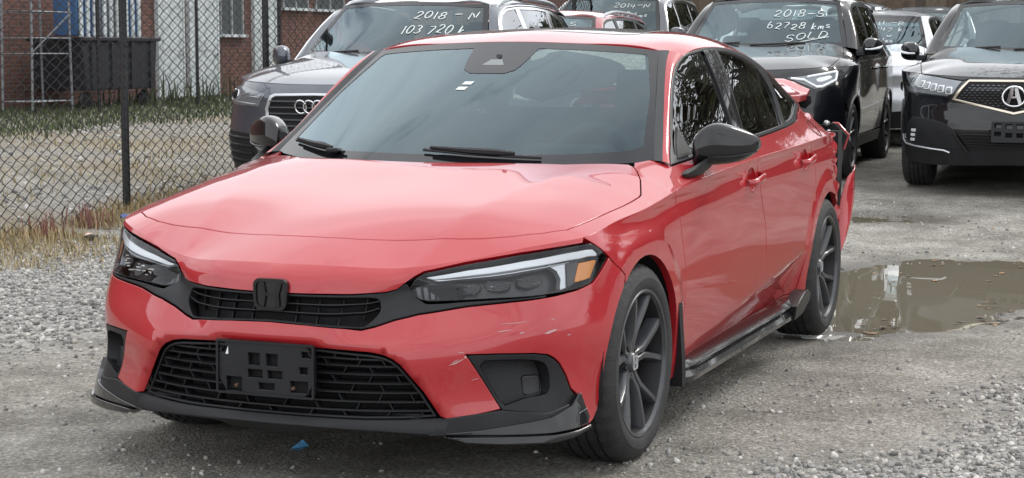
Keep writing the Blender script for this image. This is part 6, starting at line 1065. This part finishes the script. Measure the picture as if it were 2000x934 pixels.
b = MB(); t = np.linspace(0, 2*math.pi, 41); b.tube([ef(.088*math.sin(q)*(1-.10*math.cos(q)), .078*math.cos(q), .006) for q in t], .0085, 8, cap=False); b.build('ring', CHR, em)
for s_ in (-1, 1): b = MB(); b.prism([(s_*.004, .064), (s_*.028, .064), (s_*.060, -.052), (s_*.036, -.064), (s_*.018, -.004), (s_*.010, .0)], lambda u, v: ef(u, v, 0), lambda u, v: ef(u, v, .010)); b.build('caliper_leg', CHR, em)
b = MB(); b.prism([(-.02, -.014), (.02, -.014), (.016, -.0), (-.016, 0)], lambda u, v: ef(u, v, 0), lambda u, v: ef(u, v, .008)); b.build('caliper_bar', CHR, em)
pan(sh, ro, 'side_intake', chaikin([(.987,.612),(.706,.600),(.536,.566),(.452,.493),(.372,.356),(.534,.362),(.95,.385),(1.04,.42)], 1), BLK, .004)
for k in range(3): pan(sh, ro, 'fog_led', rrect(.028, .012, .006)+np.array([.885+.012*k, .500-.038*k]), mat('led_cell', (.5, .52, .54), .15, .4, .5), .014, .03)
for mir in (False, True):
    b = MB(); X = np.array([sh.W(np.array([a]), np.array([z]))[0] for a, z in ((1.12,.46),(1.115,.41),(1.06,.385),(.9,.372),(.7,.357),(.56,.347),(.51,.330))]); b.tube(X+[.012, .004, 0], .008, 6); b.build('chrome_strip', SIL, ro, mirror=mir)
    b = MB(); X = np.array([sh.W(np.array([a]), np.array([z]))[0] for a, z in ((.47,.50),(.42,.43),(.356,.345))]); b.tube(X+[.012, .004, 0], .014, 6); b.build('intake_post', BKP, ro, mirror=mir)
lo_ = panel('lower_grille', sh.W, sym([(0,.512),(.44,.500),(.352,.355),(0,.362)]), DRK, ro, step=.05, gap=0, lift=.004)
for k in range(5): z_ = .385+.024*k; e = .345+.5*(z_-.355); P = np.linspace(-e, e, 16); X = sh.W(P, np.full(16, z_)); b = MB(); b.tube(X+[.008, 0, 0], .005, 5); b.build('slat', GRN, lo_)
fq = lambda yy, zz: np.stack([P0[0]+.065-.15*yy*yy-.1*(zz-.5)+0*yy, yy+0*zz, zz+0*yy], -1)
panel('plate_bracket', fq, [(-.165,.592),(.165,.592),(.165,.425),(-.165,.425)], BLK, ro, step=.05, gap=0, edge=.003, depth=.02, holes=[[(yy, zz), (yy+.05, zz), (yy+.05, zz-.034), (yy, zz-.034)] for yy, zz in ((-.14,.575),(-.055,.57),(.03,.57),(-.14,.51),(-.055,.50),(.03,.50),(.10,.51))])
pan(sh, ro, 'hood_edge_gap', [(1.10,.962),(.74,.944),(.445,.914),(.383,.922),(0,.922),(0,.918),(.383,.918),(.445,.909),(.74,.940),(1.10,.957)], DRK, .006)
# --- black crossover marked SOLD
x, y = -10.373, -1.40
ro, sh = parked('crossover', 'black crossover with SOLD painted on its windshield behind the red sedan', (x, y, .064, g_at(x, y)), crossover(1.0, 1.0, 1.015, -.02), BKP, front=dict(mirror_line=True),
 lines=[(('2018-S', .04, 1.44, .058, .085), dict(sl=.2)), (('62728 kms', .01, 1.325, .058, .072), dict(sl=.15)), (('SOLD', .20, 1.205, .058, .095), dict(sl=.25, dz=.16, und=True))])
for q, o in enumerate(pan(sh, ro, 'headlight', [(.469,.895),(.588,.907),(.85,.935),(1.12,.962),(1.10,.925),(1.01,.868),(.729,.798),(.64,.835)], LGT, .004)):
    for pth in ([(.50,.893),(.62,.880),(.74,.818),(.80,.822),(1.00,.878),(1.085,.944)], [(.66,.905),(.86,.930),(1.085,.950)]):
        b = MB(); X = []
        for a, z in pth: p = sh.W(np.array([a]), np.array([z]))[0]; X.append(p+[.010, .008, 0])
        b.tube(X, .011, 6); b.build('light_guide', WHL, o, mirror=bool(q))
    panel('beam_unit', sh.W, chaikin([(.76,.845),(.96,.895),(.94,.915),(.74,.895)], 2), mat('led_cell', (.50, .52, .54), .15, .4, .5), o, step=.05, gap=0, edge=.004, lift=.010, mirror=bool(q))
pan(sh, ro, 'side_moulding', [(sh.a_at_x(-.6),.60),(sh.a_at_x(-2.2),.64),(sh.a_at_x(-2.2),.62),(sh.a_at_x(-.6),.58)], SIL, .008)
# --- graphite crossover by the fence
x, y = -6.972, -3.62
ro, sh = parked('crossover', 'graphite grey crossover with chrome-framed grille beside the chain-link fence', (x, y, .071, g_at(x, y)), crossover(1.0, 1.04, .985, -.03), GYP, rails=SIL, trim=CHR,
 lines=[(('2018 - N', .10, 1.42, .062, .075), dict(sl=.15)), (('103 720 k', .06, 1.30, .060, .066), dict(sl=.2))])
for q, o in enumerate(pan(sh, ro, 'headlight', [(1.05,.895),(.95,.905),(.706,.891),(.446,.850),(.509,.759),(.80,.765),(1.02,.785),(1.06,.84)], LGT, .004)):
    for pth, r0 in (([(1.0,.80),(.80,.79),(.60,.777),(.53,.775)], .010), ([(.62,.86),(.72,.845),(.80,.80)], .008), ([(1.0,.80),(1.0,.85),(.97,.88)], .012), ([(.60,.83),(.50,.825),(.48,.845)], .009)):
        b = MB(); b.tube([sh.W(np.array([a]), np.array([z]))[0]+[.006, .004, 0] for a, z in pth], r0*.62, 6); b.build('light_guide', SIL, o, mirror=bool(q))
    b = MB(); t = np.linspace(0, 2*math.pi, 25); b.tube([sh.W(np.array([.86+.055*math.cos(k)]), np.array([.838+.036*math.sin(k)]))[0]+[.004, .003, 0] for k in t], .006, 6, cap=False); b.build('projector_ring', CHR, o, mirror=bool(q))
    b = MB(); p_ = sh.W(np.array([.86]), np.array([.838]))[0]; b.lathe([(0, .02), (.025, .014), (.036, 0)], 16, 'x', p_); b.build('projector', DRK, o, mirror=bool(q))
ao = sym([(0,.858),(.345,.852),(.385,.842),(.435,.745),(.42,.60),(.33,.50),(0,.49)]); ai = sym([(0,.838),(.335,.832),(.362,.820),(.405,.742),(.392,.61),(.315,.522),(0,.512)])
gr_ = empty('grille'); gr_.parent = ro; panel('frame', sh.W, ao, SIL, gr_, step=.05, gap=0, edge=.005, depth=.02, lift=.012, holes=[ai]); panel('backing', sh.W, ai, DRK, gr_, step=.06, gap=-.004, lift=.003)
for z_ in (.80, .755, .71, .665, .62, .575): P = np.linspace(-.385, .385, 16); b = MB(); b.tube(sh.W(P, np.full(16, z_))+[.008, 0, 0], .008, 6); b.build('slat', MATS['grille_dark_chrome'], gr_)
em = empty('emblem'); em.parent = ro
for k in range(4):
    b = MB(); t = np.linspace(0, 2*math.pi, 29); b.tube([sh.W(np.array([-.108+.072*k+.047*math.cos(q)]), np.array([.762+.047*math.sin(q)]))[0]+[.026, 0, 0] for q in t], .0065, 6, cap=False); b.build('ring', CHR, em)
for mir in (False, True):
    for k in range(4):
        b = MB(); X = np.array([sh.W(np.array([a]), np.array([z]))[0] for a, z in ((1.08,.545-.055*k),(.95,.535-.055*k),(.75,.525-.055*k),(.55,.52-.055*k))]); b.tube(X+[.004, .002, 0], .010, 6); b.build('intake_slat', GRN, ro, mirror=mir)
pan(sh, ro, 'side_intake', [(1.09,.57),(.95,.575),(.52,.555),(.50,.33),(1.08,.33)], DRK, .002)
# --- the cars farther back
def back(label, xyz, yaw, T, paint, **k): return parked('parked_car', label, (xyz[0], xyz[1], yaw, g_at(xyz[0], xyz[1])), T, paint, wheels=k.pop('wheels', False), **k)
back('red wagon with silver roof rails, only roof and windshield top showing', (-11.95, -4.42), .06, crossover(1.0, .98, .975, 0, .15, .06), RD2, rails=SIL, lines=[(('5 - S', .10, 1.375, .045, .085), {})])
back('dark grey crossover marked 2014 on its windshield, behind the red wagon', (-17.25, -5.38), .05, crossover(1.0, 1.05, 1.13, 0), mat('slate_paint', (.06, .065, .075), .3, .3, 1.0), rails=SIL, trim=CHR, lines=[(('2014-N', .08, 1.645, .06, .088), dict(sl=.15)), (('158033 kms', -.06, 1.515, .065, .075), dict(sl=.15)), (('Clean', .15, 1.395, .06, .08), dict(sl=.2))])
back('grey crossover farther back, left of the SOLD crossover', (-19.2, -3.50), .05, crossover(1.05, 1.0, 1.06, 0), MGP)
back('silver sedan marked 2011 between the two black crossovers', (-15.3, -1.43), .05, crossover(1.0, .98, .98, -.05, .22, .05), SVP, tint=True, wheels=True, lines=[(('2011 -R', -.05, 1.385, .045, .088), {}), (('93 747 k', -.10, 1.305, .045, .078), {}), (('Low', .14, 1.235, .042, .065), {}), (('Miles', .14, 1.17, .042, .060), {})])
back('dark sedan with white roof edge, half hidden behind the silver sedan', (-20.6, -1.62), .05, crossover(1.0, .98, 1.05, 0, .1, .05), GYP, rails=SIL, lines=[(('S w', .30, 1.50, .05, .09), {})])
back('grey van-like crossover marked 2016, farthest back at top right', (-25.5, -3.90), .05, crossover(1.05, 1.05, 1.12, 0), MGP, trim=CHR, lines=[(('2016-S', .05, 1.62, .07, .10), {})])
